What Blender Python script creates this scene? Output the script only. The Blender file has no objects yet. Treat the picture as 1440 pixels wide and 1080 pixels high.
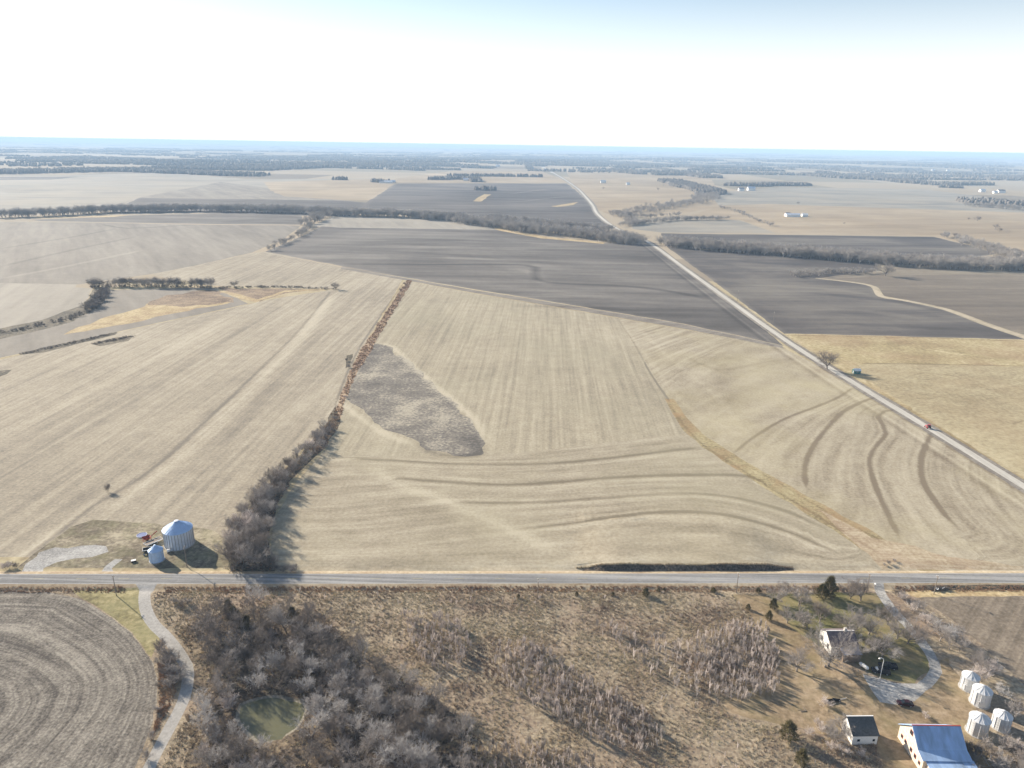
import bpy, math, random
import numpy as np
from mathutils import Vector, Matrix, noise as mnoise
from mathutils.geometry import delaunay_2d_cdt, tessellate_polygon

# ------------------------------------------------------------------ camera
R = math.radians
scene = bpy.context.scene
col = scene.collection
FOC, PITCH, ROLL, CAMH = 1000.0, R(18.55), math.atan(23 / 1440), 120.0
cam_d = bpy.data.cameras.new('camera')
cam = bpy.data.objects.new('camera', cam_d)
col.objects.link(cam)
scene.camera = cam
cam_d.sensor_width = 36.0
cam_d.lens = 36.0 * FOC / 1440
cam_d.clip_start = 1.0
cam_d.clip_end = 120000.0
sp_, cp_ = math.sin(PITCH), math.cos(PITCH)
sr_, cr_ = math.sin(ROLL), math.cos(ROLL)
rt = Vector((cr_, sr_ * sp_, sr_ * cp_))
up = Vector((-sr_, cr_ * sp_, cr_ * cp_))
fw = Vector((0, cp_, -sp_))
mm = Matrix((rt, up, -fw)).transposed().to_4x4()
mm.translation = Vector((0, 0, CAMH))
cam.matrix_world = mm

# ------------------------------------------------------------------ sky, sun, exposure
SUN_ELEV = R(22)
SUN_DIR = Vector((-math.cos(R(38)) * math.cos(SUN_ELEV), math.sin(R(38)) * math.cos(SUN_ELEV), math.sin(SUN_ELEV)))
world = bpy.data.worlds.new('World')
scene.world = world
world.use_nodes = True
wn = world.node_tree
wn.nodes.clear()
sky = wn.nodes.new('ShaderNodeTexSky')
sky.sky_type = 'NISHITA'
sky.sun_disc = False
sky.sun_elevation = SUN_ELEV
sky.sun_rotation = math.atan2(SUN_DIR.x, SUN_DIR.y)
sky.altitude = 400
sky.air_density = 1.0
sky.dust_density = 0.3
sky.ozone_density = 1.0
bg = wn.nodes.new('ShaderNodeBackground')
bg.inputs['Strength'].default_value = 0.07
wo = wn.nodes.new('ShaderNodeOutputWorld')
# thin high cloud: wisps that whiten the blue of the sky
tc = wn.nodes.new('ShaderNodeTexCoord')
mp = wn.nodes.new('ShaderNodeMapping')
mp.inputs['Scale'].default_value = (1.2, 3.0, 7.0)
mp.inputs['Rotation'].default_value = (0, 0, R(25))
nz = wn.nodes.new('ShaderNodeTexNoise')
nz.inputs['Scale'].default_value = 1.6
nz.inputs['Detail'].default_value = 7
nz.inputs['Distortion'].default_value = 0.4
cr = wn.nodes.new('ShaderNodeValToRGB')
cr.color_ramp.elements[0].position = 0.5
cr.color_ramp.elements[1].position = 0.72
mxw = wn.nodes.new('ShaderNodeMix')
mxw.data_type = 'RGBA'
mxw.inputs['B'].default_value = (9, 9, 9, 1)
mlt = wn.nodes.new('ShaderNodeMath')
mlt.operation = 'MULTIPLY'
mlt.inputs[1].default_value = 0.4
L = wn.links.new
L(tc.outputs['Generated'], mp.inputs['Vector'])
L(mp.outputs['Vector'], nz.inputs['Vector'])
L(nz.outputs['Fac'], cr.inputs['Fac'])
L(cr.outputs['Color'], mlt.inputs[0])
# and a bright veil low over the horizon
sxw = wn.nodes.new('ShaderNodeSeparateXYZ')
mrw = wn.nodes.new('ShaderNodeMapRange')
mrw.interpolation_type = 'SMOOTHSTEP'
mrw.inputs['From Min'].default_value = 0.24
mrw.inputs['From Max'].default_value = 0.0
mrw.inputs['To Max'].default_value = 0.9
mxx = wn.nodes.new('ShaderNodeMath'); mxx.operation = 'MAXIMUM'
L(tc.outputs['Generated'], sxw.inputs[0])
L(sxw.outputs[2], mrw.inputs['Value'])
L(mlt.outputs[0], mxx.inputs[0])
L(mrw.outputs[0], mxx.inputs[1])
L(mxx.outputs[0], mxw.inputs['Factor'])
L(sky.outputs['Color'], mxw.inputs['A'])
L(mxw.outputs['Result'], bg.inputs['Color'])
L(bg.outputs['Background'], wo.inputs['Surface'])

sun_d = bpy.data.lights.new('sun', 'SUN')
sun_d.energy = 5.0
sun_d.angle = R(0.53)
sun_d.color = (1.0, 0.885, 0.735)
sun = bpy.data.objects.new('sun', sun_d)
sun.rotation_euler = SUN_DIR.to_track_quat('Z', 'Y').to_euler()
sun.location = (0, 0, 300)
col.objects.link(sun)

scene.view_settings.view_transform = 'Standard'
scene.view_settings.look = 'None'
scene.view_settings.exposure = 1.1
scene.view_settings.gamma = 1.0
HAZE_DENSITY = 0.00012
HAZE_COL = (0.50, 0.72, 1.0)
HAZE_ANISO = 0.0
scene.cycles.max_bounces = 6
scene.cycles.volume_bounces = 1

rnd = random.Random(7)
rng = np.random.default_rng(11)

# ------------------------------------------------------------------ terrain heights
def road_y(x):           # centre line of the paved road
    return 178.45 + 0.0292 * x
def sstep(a, b, v):
    t = np.clip((v - a) / (b - a), 0, 1)
    return t * t * (3 - 2 * t)
def H(x, y):
    x = np.asarray(x, float); y = np.asarray(y, float)
    d = np.hypot(x, y)
    far = sstep(1700, 5000, d)
    h = far * (7 * np.sin(x / 900 + 1.3) * np.sin(y / 800 + 0.7) + 5 * np.sin((x + y) / 1500) + 4 * np.sin(x / 410 - y / 530)
               + sstep(6000, 16000, d) * 14 * np.sin(y / 2300 + np.sin(x / 3100)) )
    s = y - road_y(x)
    a = np.abs(s)
    prof = np.interp(a, [0, 2.6, 3.6, 4.9, 8], [0.36, 0.32, 0.12, -0.30, 0.0])
    prof = np.where(d < 900, prof, 0)
    bank = sstep(22, 28, x) * (1 - sstep(76, 86, x)) * np.interp(s, [4.9, 5.9, 7, 45], [0, 1.5, 1.35, 0]) * (0.85 + 0.15 * np.sin(x * 0.31) * np.sin(x * 0.13))
    bank = np.where(s > 4.9, bank, 0)
    return h + prof + bank
def h1(x, y):
    return float(H(x, y))

def ray(px, py):
    x = (px - 720) / FOC; y = -(py - 540) / FOC
    return rt * x + up * y + fw
def at(px, py, z=None):
    """the place on the land that shows at a pixel of the photograph"""
    d = ray(px, py)
    if d.z > -0.0025:
        d.z = -0.0025
    if z is not None:
        t = (z - CAMH) / d.z
        return (d.x * t, d.y * t)
    t = -CAMH / d.z
    for _ in range(6):
        hh = h1(d.x * t, d.y * t)
        t = (hh - CAMH) / d.z
    return (d.x * t, d.y * t)
def W(pts):
    out = []
    for p in pts:
        out.append((p[0], p[1]) if len(p) == 3 else at(p[0], p[1], 0 if p[1] > 262 else None))
    return out

# ------------------------------------------------------------------ bookkeeping
def tag(o, label=None, cat=None, group=None, kind=None):
    if label: o['label'] = label
    if cat: o['category'] = cat
    if group: o['group'] = group
    if kind: o['kind'] = kind
    return o
def empty(name, loc, rz=0, label=None, cat=None, group=None):
    o = bpy.data.objects.new(name, None)
    col.objects.link(o)
    o.location = loc
    o.rotation_euler = (0, 0, rz)
    o.empty_display_size = 0.3
    return tag(o, label, cat, group)
def link(name, me, parent=None, mat=None):
    o = bpy.data.objects.new(name, me)
    col.objects.link(o)
    if parent: o.parent = parent
    if mat: 
        if not me.materials: me.materials.append(mat)
    return o
def copy_tree(o, parent=None):
    c = o.copy()
    col.objects.link(c)
    c.parent = parent
    for ch in o.children:
        copy_tree(ch, c)
    return c
def np_mesh(name, v, f, smooth=False):
    """v (n,3); f (m,3 or 4) or a list of arrays"""
    me = bpy.data.meshes.new(name)
    fs = f if isinstance(f, list) else [f]
    v = np.asarray(v, np.float32)
    idx = np.concatenate([a.reshape(-1) for a in fs]).astype(np.int32)
    tot = np.concatenate([np.full(len(a), a.shape[1]) for a in fs]).astype(np.int32)
    st = np.concatenate([[0], np.cumsum(tot)[:-1]]).astype(np.int32)
    me.vertices.add(len(v)); me.vertices.foreach_set('co', v.ravel())
    me.loops.add(len(idx)); me.loops.foreach_set('vertex_index', idx)
    me.polygons.add(len(tot)); me.polygons.foreach_set('loop_start', st)
    if smooth: me.polygons.foreach_set('use_smooth', np.ones(len(tot), bool))
    me.update(calc_edges=True)
    me.validate()
    return me

class MB:
    """collects shapes for one mesh"""
    def __init__(s): s.v = []; s.f = []
    def poly(s, pts, faces):
        n = len(s.v); s.v += [tuple(p) for p in pts]; s.f += [tuple(i + n for i in f) for f in faces]
        return s
    def box(s, x0, x1, y0, y1, z0, z1):
        return s.poly([(x0, y0, z0), (x1, y0, z0), (x1, y1, z0), (x0, y1, z0), (x0, y0, z1), (x1, y0, z1), (x1, y1, z1), (x0, y1, z1)],
                      [(0, 3, 2, 1), (4, 5, 6, 7), (0, 1, 5, 4), (1, 2, 6, 5), (2, 3, 7, 6), (3, 0, 4, 7)])
    def tube(s, pts, r, n=8, cap=True):
        rs = r if isinstance(r, (list, tuple)) else [r] * len(pts)
        pts = [Vector(p) for p in pts]
        base = len(s.v)
        for i, p in enumerate(pts):
            d = (pts[min(i + 1, len(pts) - 1)] - pts[max(i - 1, 0)]).normalized()
            a = d.orthogonal().normalized() if abs(d.z) < .95 else (Vector((1, 0, 0)) - d * d.x).normalized()
            b = d.cross(a)
            for k in range(n):
                t = 2 * math.pi * k / n
                s.v.append(tuple(p + a * math.cos(t) * rs[i] + b * math.sin(t) * rs[i]))
        for i in range(len(pts) - 1):
            for k in range(n):
                k2 = (k + 1) % n
                s.f.append((base + i * n + k, base + i * n + k2, base + (i + 1) * n + k2, base + (i + 1) * n + k))
        if cap:
            s.f.append(tuple(base + k for k in range(n - 1, -1, -1)))
            s.f.append(tuple(base + (len(pts) - 1) * n + k for k in range(n)))
        return s
    def lathe(s, prof, n=32, cx=0, cy=0, ax='z', ribs=0, ribd=0.0):
        base = len(s.v)
        for (r, z) in prof:
            for k in range(n):
                t = 2 * math.pi * k / n
                rr = r
                s.v.append((cx + rr * math.cos(t), cy + rr * math.sin(t), z) if ax == 'z' else (cx + z, cy + rr * math.cos(t), rr * math.sin(t)))
        for i in range(len(prof) - 1):
            for k in range(n):
                k2 = (k + 1) % n
                s.f.append((base + i * n + k, base + i * n + k2, base + (i + 1) * n + k2, base + (i + 1) * n + k))
        return s
    def build(s, name, mat, parent=None, smooth=False, loc=None):
        me = bpy.data.meshes.new(name)
        me.from_pydata(s.v, [], s.f)
        if smooth:
            me.polygons.foreach_set('use_smooth', [True] * len(me.polygons))
        me.update()
        o = link(name, me, parent, mat)
        if loc: o.location = loc
        return o

# ------------------------------------------------------------------ materials
def new_mat(name):
    m = bpy.data.materials.new(name)
    m.use_nodes = True
    nt = m.node_tree
    b = nt.nodes['Principled BSDF']
    return m, nt, b
def c4(c): return (c[0], c[1], c[2], 1)
class NT:
    def __init__(s, nt): s.nt = nt
    def n(s, t, **k):
        o = s.nt.nodes.new('ShaderNode' + t)
        for a, b in k.items(): setattr(o, a, b)
        return o
    def l(s, a, b): s.nt.links.new(a, b)
    def math(s, op, a, b=None, c=None, clamp=False):
        o = s.n('Math', operation=op, use_clamp=clamp)
        for i, v in enumerate((a, b, c)):
            if v is None: continue
            if isinstance(v, (int, float)): o.inputs[i].default_value = v
            else: s.l(v, o.inputs[i])
        return o.outputs[0]
    def noise(s, vec, scale=1, detail=3, rough=0.55, dist=0.0):
        o = s.n('TexNoise')
        o.inputs['Scale'].default_value = scale; o.inputs['Detail'].default_value = detail
        o.inputs['Roughness'].default_value = rough; o.inputs['Distortion'].default_value = dist
        s.l(vec, o.inputs['Vector'])
        return o.outputs['Fac']
    def mapped(s, vec, scale=(1, 1, 1), rot=0, loc=(0, 0, 0)):
        r = s.n('Mapping'); r.inputs['Rotation'].default_value = (0, 0, rot); s.l(vec, r.inputs['Vector'])
        o = s.n('Mapping'); o.inputs['Scale'].default_value = scale; o.inputs['Location'].default_value = loc
        s.l(r.outputs[0], o.inputs['Vector'])
        return o.outputs[0]
    def attr(s, name):
        o = s.n('Attribute'); o.attribute_name = name
        return o
    def ramp(s, fac, stops):
        o = s.n('ValToRGB'); e = o.color_ramp.elements
        while len(e) < len(stops): e.new(0.5)
        for i, (p, c) in enumerate(stops):
            e[i].position = p; e[i].color = c4(c)
        s.l(fac, o.inputs['Fac'])
        return o.outputs['Color']
    def mix(s, f, a, b):
        o = s.n('Mix', data_type='RGBA')
        if isinstance(f, (int, float)): o.inputs['Factor'].default_value = f
        else: s.l(f, o.inputs['Factor'])
        for k, v in (('A', a), ('B', b)):
            if isinstance(v, tuple): o.inputs[k].default_value = c4(v)
            else: s.l(v, o.inputs[k])
        return o.outputs['Result']

MATS = {}
def field_mat(name, dark, mid, light, rot=0.0, curved=False, rows=(0.55, 0.0), passes=(0.10, 0.0), a_rows=0.35, a_pass=0.35, a_blotch=0.5, a_fine=0.5,
              blotch=0.006, fine=0.9, second=None, second_amt=0.0, rough=0.95, bump=0.0, seed=0.0, patch=None):
    """farmland: drilled rows, wide passes, blotches of soil and residue, fine grain"""
    m, nt, b = new_mat(name); t = NT(nt)
    g = t.n('NewGeometry').outputs['Position']
    if curved:
        ca = t.attr('rowc').outputs['Fac']
        sx = t.n('SeparateXYZ'); t.l(g, sx.inputs[0])
        cb = t.n('CombineXYZ')
        t.l(ca, cb.inputs[0]); t.l(t.math('MULTIPLY', sx.outputs[0], 0.04), cb.inputs[1]); t.l(t.math('MULTIPLY', sx.outputs[1], 0.04), cb.inputs[2])
        v = cb.outputs[0]
        n1 = t.noise(t.mapped(v, (rows[0], 0.6, 0.6)), 1, 2)
        n2 = t.noise(t.mapped(v, (passes[0], .3, .3), loc=(7, 3, 1)), 1, 2)
    else:
        n1 = t.noise(t.mapped(g, (rows[0], 0.012, 1), rot, (seed, 0, 0)), 1, 2)
        n2 = t.noise(t.mapped(g, (passes[0], 0.003, 1), rot, (seed + 5, 2, 0)), 1, 3)
    n3 = t.noise(t.mapped(g, (1, 1, 1), 0, (seed * 3, 9, 0)), blotch, 6, 0.6, 0.5)
    n4 = t.noise(g, fine, 4, 0.65)
    n5 = t.noise(g, fine * 0.16, 4, 0.6)
    val = t.math('MULTIPLY_ADD', t.math('SUBTRACT', n1, 0.5), a_rows * 2.3, 0.5)
    val = t.math('MULTIPLY_ADD', t.math('SUBTRACT', n2, 0.5), a_pass * 1.9, val)
    val = t.math('MULTIPLY_ADD', t.math('SUBTRACT', n3, 0.5), a_blotch * 2.2, val)
    val = t.math('MULTIPLY_ADD', t.math('SUBTRACT', n4, 0.5), a_fine * 2.6, val)
    val = t.math('MULTIPLY_ADD', t.math('SUBTRACT', n5, 0.5), a_fine * 1.3, val)
    dk = t.attr('darkline').outputs['Fac']; pl = t.attr('paleline').outputs['Fac']
    e = t.math('ADD', t.math('MULTIPLY', n4, 0.7), 0.65)
    val = t.math('SUBTRACT', val, t.math('MULTIPLY', t.math('MULTIPLY', dk, e), 0.62))
    val = t.math('ADD', val, t.math('MULTIPLY', t.math('MULTIPLY', pl, e), 0.5), clamp=True)
    c = t.ramp(val, [(0.0, dark), (0.5, mid), (1.0, light)])
    if second:
        k = t.noise(t.mapped(g, (1, 1, 1), 0, (31 + seed, 4, 0)), blotch * 2.2, 5, 0.62)
        k = t.math('MULTIPLY', t.math('MULTIPLY_ADD', k, 5.0, -2.2, clamp=True), second_amt)
        c = t.mix(k, c, second)
    t.l(c, b.inputs['Base Color'])
    b.inputs['Roughness'].default_value = rough
    b.inputs['Specular IOR Level'].default_value = 0.15
    if bump:
        bp = t.n('Bump'); bp.inputs['Strength'].default_value = 1.0; bp.inputs['Distance'].default_value = bump
        t.l(t.math('ADD', n4, t.math('MULTIPLY', n1, 0.8)), bp.inputs['Height']); t.l(bp.outputs[0], b.inputs['Normal'])
    MATS[name] = m
    return m

ST = ((0.21, 0.18, 0.135), (0.35, 0.305, 0.22), (0.49, 0.435, 0.325))   # corn stubble
field_mat('stubble_ns', *ST, rot=R(2.5), rows=(0.5,), passes=(0.16,), a_rows=0.42, a_pass=0.26, a_blotch=0.5, a_fine=0.5, second=(0.31, 0.285, 0.20), second_amt=0.3, bump=0.05)
field_mat('stubble_left', (0.19, 0.165, 0.13), (0.335, 0.29, 0.217), (0.475, 0.425, 0.325), rot=R(2.5), rows=(0.45,), passes=(0.11,), a_rows=0.38, a_pass=0.3, a_blotch=0.5, a_fine=0.5, seed=3, bump=0.05)
field_mat('stubble_contour', (0.19, 0.16, 0.11), (0.335, 0.29, 0.213), (0.48, 0.43, 0.325), curved=True, rows=(0.5,), passes=(0.16,), a_rows=0.45, a_pass=0.35, a_blotch=0.35, a_fine=0.45, second=(0.355, 0.32, 0.215), second_amt=0.35, bump=0.05)
field_mat('stubble_terraced', (0.20, 0.16, 0.11), (0.36, 0.312, 0.227), (0.495, 0.44, 0.33), curved=True, rows=(0.42,), passes=(0.12,), a_rows=0.42, a_pass=0.3, a_blotch=0.3, a_fine=0.45, second=(0.40, 0.35, 0.20), second_amt=0.4, bump=0.05)
field_mat('grey_patch', (0.11, 0.10, 0.088), (0.20, 0.18, 0.152), (0.40, 0.36, 0.28), rot=R(2.5), a_rows=0.1, a_pass=0.1, a_blotch=0.9, a_fine=0.9, blotch=0.03, fine=0.7, bump=0.05)
field_mat('dark_soil', (0.07, 0.062, 0.056), (0.138, 0.125, 0.112), (0.24, 0.22, 0.19), rot=R(90), rows=(0.10,), passes=(0.03,), a_rows=0.25, a_pass=0.75, a_blotch=0.95, a_fine=0.25, blotch=0.004)
field_mat('dark_soil_far', (0.055, 0.05, 0.047), (0.112, 0.10, 0.092), (0.19, 0.17, 0.15), rot=R(90), rows=(0.08,), passes=(0.02,), a_rows=0.25, a_pass=0.75, a_blotch=0.95, a_fine=0.2, blotch=0.003, seed=4)
field_mat('dark_soil_east', (0.055, 0.049, 0.045), (0.108, 0.096, 0.088), (0.20, 0.18, 0.15), rot=R(86), rows=(0.12,), passes=(0.025,), a_rows=0.25, a_pass=0.75, a_blotch=0.95, a_fine=0.2, blotch=0.005, seed=9)
field_mat('grey_field', (0.14, 0.125, 0.105), (0.235, 0.21, 0.175), (0.33, 0.30, 0.25), rot=R(-32), rows=(0.12,), passes=(0.03,), a_rows=0.3, a_pass=0.5, a_blotch=0.35, a_fine=0.3, blotch=0.004, seed=5)
field_mat('pale_field', (0.22, 0.20, 0.165), (0.32, 0.29, 0.24), (0.42, 0.38, 0.31), rot=R(-20), rows=(0.12,), passes=(0.04,), a_rows=0.3, a_pass=0.4, a_blotch=0.4, a_fine=0.3, blotch=0.004, seed=6)
field_mat('pale_grey_field', (0.18, 0.165, 0.14), (0.27, 0.25, 0.21), (0.38, 0.345, 0.285), rot=R(80), rows=(0.08,), passes=(0.025,), a_rows=0.3, a_pass=0.6, a_blotch=0.7, a_fine=0.2, blotch=0.003, seed=2, second=(0.36, 0.31, 0.235), second_amt=0.6)
field_mat('tan_field', (0.26, 0.20, 0.13), (0.36, 0.285, 0.19), (0.46, 0.38, 0.27), rot=R(75), rows=(0.05,), passes=(0.02,), a_rows=0.25, a_pass=0.5, a_blotch=0.8, a_fine=0.25, blotch=0.003, seed=8, second=(0.25, 0.205, 0.15), second_amt=0.5)
field_mat('taupe_field', (0.12, 0.10, 0.08), (0.19, 0.16, 0.125), (0.30, 0.26, 0.19), rot=R(85), rows=(0.12,), passes=(0.03,), a_rows=0.3, a_pass=0.5, a_blotch=0.6, a_fine=0.3, blotch=0.006, seed=12)
field_mat('pasture', (0.22, 0.17, 0.09), (0.38, 0.31, 0.17), (0.54, 0.46, 0.29), rot=R(80), rows=(0.05,), passes=(0.02,), a_rows=0.2, a_pass=0.2, a_blotch=0.7, a_fine=0.7, blotch=0.012, fine=0.45, second=(0.30, 0.19, 0.12), second_amt=0.35, bump=0.06)
field_mat('pasture_mown', (0.25, 0.20, 0.12), (0.39, 0.33, 0.205), (0.50, 0.43, 0.28), rot=R(70), rows=(0.2,), passes=(0.03,), a_rows=0.2, a_pass=0.3, a_blotch=0.5, a_fine=0.7, blotch=0.01, fine=0.5, second=(0.33, 0.24, 0.14), second_amt=0.3, bump=0.05)
field_mat('golden_grass', (0.24, 0.17, 0.09), (0.42, 0.33, 0.18), (0.56, 0.46, 0.28), a_rows=0.2, a_pass=0.1, a_blotch=0.5, a_fine=1.0, blotch=0.03, fine=0.8, second=(0.27, 0.17, 0.10), second_amt=0.4, bump=0.06)
field_mat('weedy_brown', (0.12, 0.085, 0.06), (0.24, 0.175, 0.12), (0.36, 0.28, 0.18), a_rows=0.1, a_pass=0.1, a_blotch=0.8, a_fine=1.1, blotch=0.03, fine=0.8, bump=0.08)
field_mat('rust_grass', (0.15, 0.10, 0.07), (0.31, 0.21, 0.14), (0.46, 0.36, 0.24), a_rows=0.1, a_pass=0.1, a_blotch=0.6, a_fine=1.2, blotch=0.04, fine=0.9, bump=0.08)
field_mat('waterway_grass', (0.19, 0.15, 0.085), (0.33, 0.275, 0.155), (0.44, 0.38, 0.23), a_rows=0.1, a_pass=0.1, a_blotch=0.8, a_fine=0.9, blotch=0.03, fine=0.9, second=(0.33, 0.22, 0.12), second_amt=0.7, bump=0.05)
field_mat('ditch_weeds', (0.055, 0.05, 0.035), (0.11, 0.095, 0.07), (0.22, 0.185, 0.13), a_rows=0.1, a_pass=0.1, a_blotch=0.8, a_fine=1.2, blotch=0.04, fine=0.8, bump=0.1)
field_mat('verge_grass', (0.26, 0.19, 0.12), (0.40, 0.325, 0.22), (0.53, 0.455, 0.33), rot=R(91.7), rows=(0.9,), passes=(0.4,), a_rows=0.4, a_pass=0.4, a_blotch=0.4, a_fine=0.7, blotch=0.05, fine=0.9, second=(0.30, 0.205, 0.14), second_amt=0.3, bump=0.04)
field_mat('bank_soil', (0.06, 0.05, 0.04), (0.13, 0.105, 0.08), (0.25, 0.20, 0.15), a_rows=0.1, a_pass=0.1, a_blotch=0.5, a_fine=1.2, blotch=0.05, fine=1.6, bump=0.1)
field_mat('rough_grass', (0.13, 0.10, 0.07), (0.28, 0.23, 0.16), (0.45, 0.375, 0.265), a_rows=0.05, a_pass=0.05, a_blotch=0.5, a_fine=0.9, blotch=0.03, fine=1.1, second=(0.25, 0.175, 0.135), second_amt=0.5, bump=0.16)
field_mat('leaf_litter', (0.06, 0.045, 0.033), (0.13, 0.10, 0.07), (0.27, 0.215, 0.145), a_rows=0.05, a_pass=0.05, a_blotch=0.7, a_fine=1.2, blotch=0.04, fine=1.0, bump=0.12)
field_mat('lawn', (0.11, 0.115, 0.045), (0.20, 0.185, 0.085), (0.31, 0.255, 0.14), a_rows=0.05, a_pass=0.05, a_blotch=0.9, a_fine=0.7, blotch=0.05, fine=0.8, second=(0.28, 0.21, 0.12), second_amt=0.6, bump=0.04)
field_mat('yard_dirt', (0.17, 0.125, 0.075), (0.285, 0.215, 0.135), (0.42, 0.325, 0.22), a_rows=0.05, a_pass=0.05, a_blotch=0.9, a_fine=0.8, blotch=0.05, fine=0.7, second=(0.21, 0.18, 0.09), second_amt=0.5, bump=0.05)
field_mat('site_grass', (0.11, 0.09, 0.065), (0.22, 0.185, 0.13), (0.40, 0.35, 0.25), a_rows=0.05, a_pass=0.05, a_blotch=1.3, a_fine=0.9, blotch=0.07, fine=0.7, second=(0.20, 0.195, 0.10), second_amt=0.45, bump=0.06)
field_mat('green_verge', (0.14, 0.12, 0.06), (0.27, 0.235, 0.115), (0.42, 0.36, 0.21), a_rows=0.05, a_pass=0.05, a_blotch=0.9, a_fine=0.8, blotch=0.05, fine=0.7, second=(0.25, 0.235, 0.12), second_amt=0.5, bump=0.05)
field_mat('contour_ploughed', (0.08, 0.07, 0.06), (0.185, 0.165, 0.138), (0.33, 0.30, 0.25), curved=True, rows=(1.3,), passes=(0.32,), a_rows=0.62, a_pass=0.42, a_blotch=0.25, a_fine=0.85, blotch=0.02, fine=1.6, bump=0.08)
field_mat('east_field', (0.14, 0.115, 0.085), (0.225, 0.185, 0.14), (0.33, 0.28, 0.21), rot=R(45), rows=(1.0,), passes=(0.2,), a_rows=0.5, a_pass=0.4, a_blotch=0.4, a_fine=0.7, blotch=0.02, bump=0.05)
field_mat('gravel', (0.22, 0.215, 0.205), (0.36, 0.35, 0.33), (0.50, 0.49, 0.46), a_rows=0.05, a_pass=0.05, a_blotch=0.8, a_fine=0.9, blotch=0.06, fine=1.6)
field_mat('gravel_lane', (0.23, 0.22, 0.20), (0.35, 0.335, 0.31), (0.47, 0.45, 0.42), curved=True, rows=(1.0,), passes=(0.7,), a_rows=0.5, a_pass=0.4, a_blotch=0.5, a_fine=0.6, blotch=0.05, fine=1.5)
field_mat('gravel_road', (0.36, 0.335, 0.29), (0.48, 0.455, 0.40), (0.58, 0.55, 0.49), rot=R(1.5), rows=(0.9,), passes=(0.5,), a_rows=0.8, a_pass=0.4, a_blotch=0.3, a_fine=0.3, blotch=0.01)
field_mat('track', (0.14, 0.12, 0.10), (0.22, 0.195, 0.165), (0.32, 0.29, 0.24), rot=R(60), rows=(0.3,), passes=(0.2,), a_rows=0.5, a_pass=0.4, a_blotch=0.5, a_fine=0.5, blotch=0.02)
field_mat('asphalt', (0.18, 0.178, 0.175), (0.265, 0.262, 0.255), (0.35, 0.345, 0.335), rot=R(91.7), rows=(1.3,), passes=(0.5,), a_rows=0.8, a_pass=0.7, a_blotch=0.35, a_fine=0.35, blotch=0.03, fine=1.5)
field_mat('pale_wetland', (0.26, 0.21, 0.14), (0.36, 0.31, 0.22), (0.48, 0.41, 0.30), a_blotch=0.6, a_fine=0.6, blotch=0.02, fine=0.3)
field_mat('pond_margin', (0.12, 0.105, 0.08), (0.21, 0.19, 0.15), (0.34, 0.31, 0.25), a_fine=0.9, blotch=0.1, fine=1.5)

def countryside_mat():
    m, nt, b = new_mat('countryside'); t = NT(nt)
    g = t.n('NewGeometry').outputs['Position']
    def cells(sx, sy, rot, off):
        v = t.mapped(g, (1 / sx, 1 / sy, 0), rot, off)
        fl = t.n('VectorMath', operation='FLOOR'); t.l(v, fl.inputs[0])
        w = t.n('TexWhiteNoise', noise_dimensions='3D'); t.l(fl.outputs[0], w.inputs['Vector'])
        return w.outputs['Value']
    a = cells(805, 410, R(2), (0, 0, 0)); bb = cells(402, 805, R(2), (0.5, 0.2, 0)); cc = cells(1610, 1610, R(2), (0, 0, 0))
    sel = t.math('GREATER_THAN', cc, 0.45)
    v = t.math('ADD', t.math('MULTIPLY', a, sel), t.math('MULTIPLY', bb, t.math('SUBTRACT', 1.0, sel)))
    rp = t.n('ValToRGB'); rp.color_ramp.interpolation = 'CONSTANT'
    pal = [(0.0, (0.33, 0.27, 0.185)), (0.2, (0.40, 0.34, 0.25)), (0.38, (0.24, 0.205, 0.155)), (0.52, (0.36, 0.32, 0.25)), (0.66, (0.13, 0.115, 0.10)), (0.74, (0.42, 0.35, 0.25)), (0.86, (0.19, 0.175, 0.13))]
    e = rp.color_ramp.elements
    while len(e) < len(pal): e.new(0.5)
    for i, (p, c) in enumerate(pal): e[i].position = p; e[i].color = c4(c)
    t.l(v, rp.inputs['Fac'])
    n = t.noise(t.mapped(g, (1, 1, 1), R(2)), 0.0015, 6, 0.6, 0.6)
    c2 = t.ramp(n, [(0.3, (0.24, 0.19, 0.13)), (0.5, (0.34, 0.28, 0.20)), (0.7, (0.42, 0.36, 0.26))])
    c = t.mix(0.45, rp.outputs['Color'], c2)
    t.l(c, b.inputs['Base Color']); b.inputs['Roughness'].default_value = 1; b.inputs['Specular IOR Level'].default_value = 0.1
    MATS['countryside'] = m
countryside_mat()

def plain(name, c, rough=0.7, metal=0.0, var=0.15, scale=3.0, spec=0.4, streak=None):
    m, nt, b = new_mat(name); t = NT(nt)
    o = t.n('TexCoord').outputs['Object']
    n = t.noise(o if not streak else t.mapped(o, streak), scale, 5, 0.6)
    k = t.math('MULTIPLY_ADD', n, 2.2, -0.6, clamp=True)
    d = tuple(x * (1 - var) for x in c); u_ = tuple(min(1, x * (1 + var)) for x in c)
    t.l(t.mix(k, d, u_), b.inputs['Base Color'])
    b.inputs['Roughness'].default_value = rough; b.inputs['Metallic'].default_value = metal
    b.inputs['Specular IOR Level'].default_value = spec
    MATS[name] = m
    return m
def veg(name, dark, light, scale=1.2, rand=0.0):
    """bark, twigs, foliage: colour changes in clumps and from plant to plant"""
    m, nt, b = new_mat(name); t = NT(nt)
    n = t.noise(t.n('TexCoord').outputs['Object'], scale, 4, 0.6)
    v = t.math('MULTIPLY_ADD', n, 2.0, -0.5, clamp=True)
    if rand:
        r = t.n('ObjectInfo').outputs['Random']
        v = t.math('ADD', t.math('MULTIPLY', v, 1 - rand), t.math('MULTIPLY', r, rand), clamp=True)
    t.l(t.mix(v, dark, light), b.inputs['Base Color'])
    b.inputs['Roughness'].default_value = 0.85; b.inputs['Specular IOR Level'].default_value = 0.2
    MATS[name] = m
    return m
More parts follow.
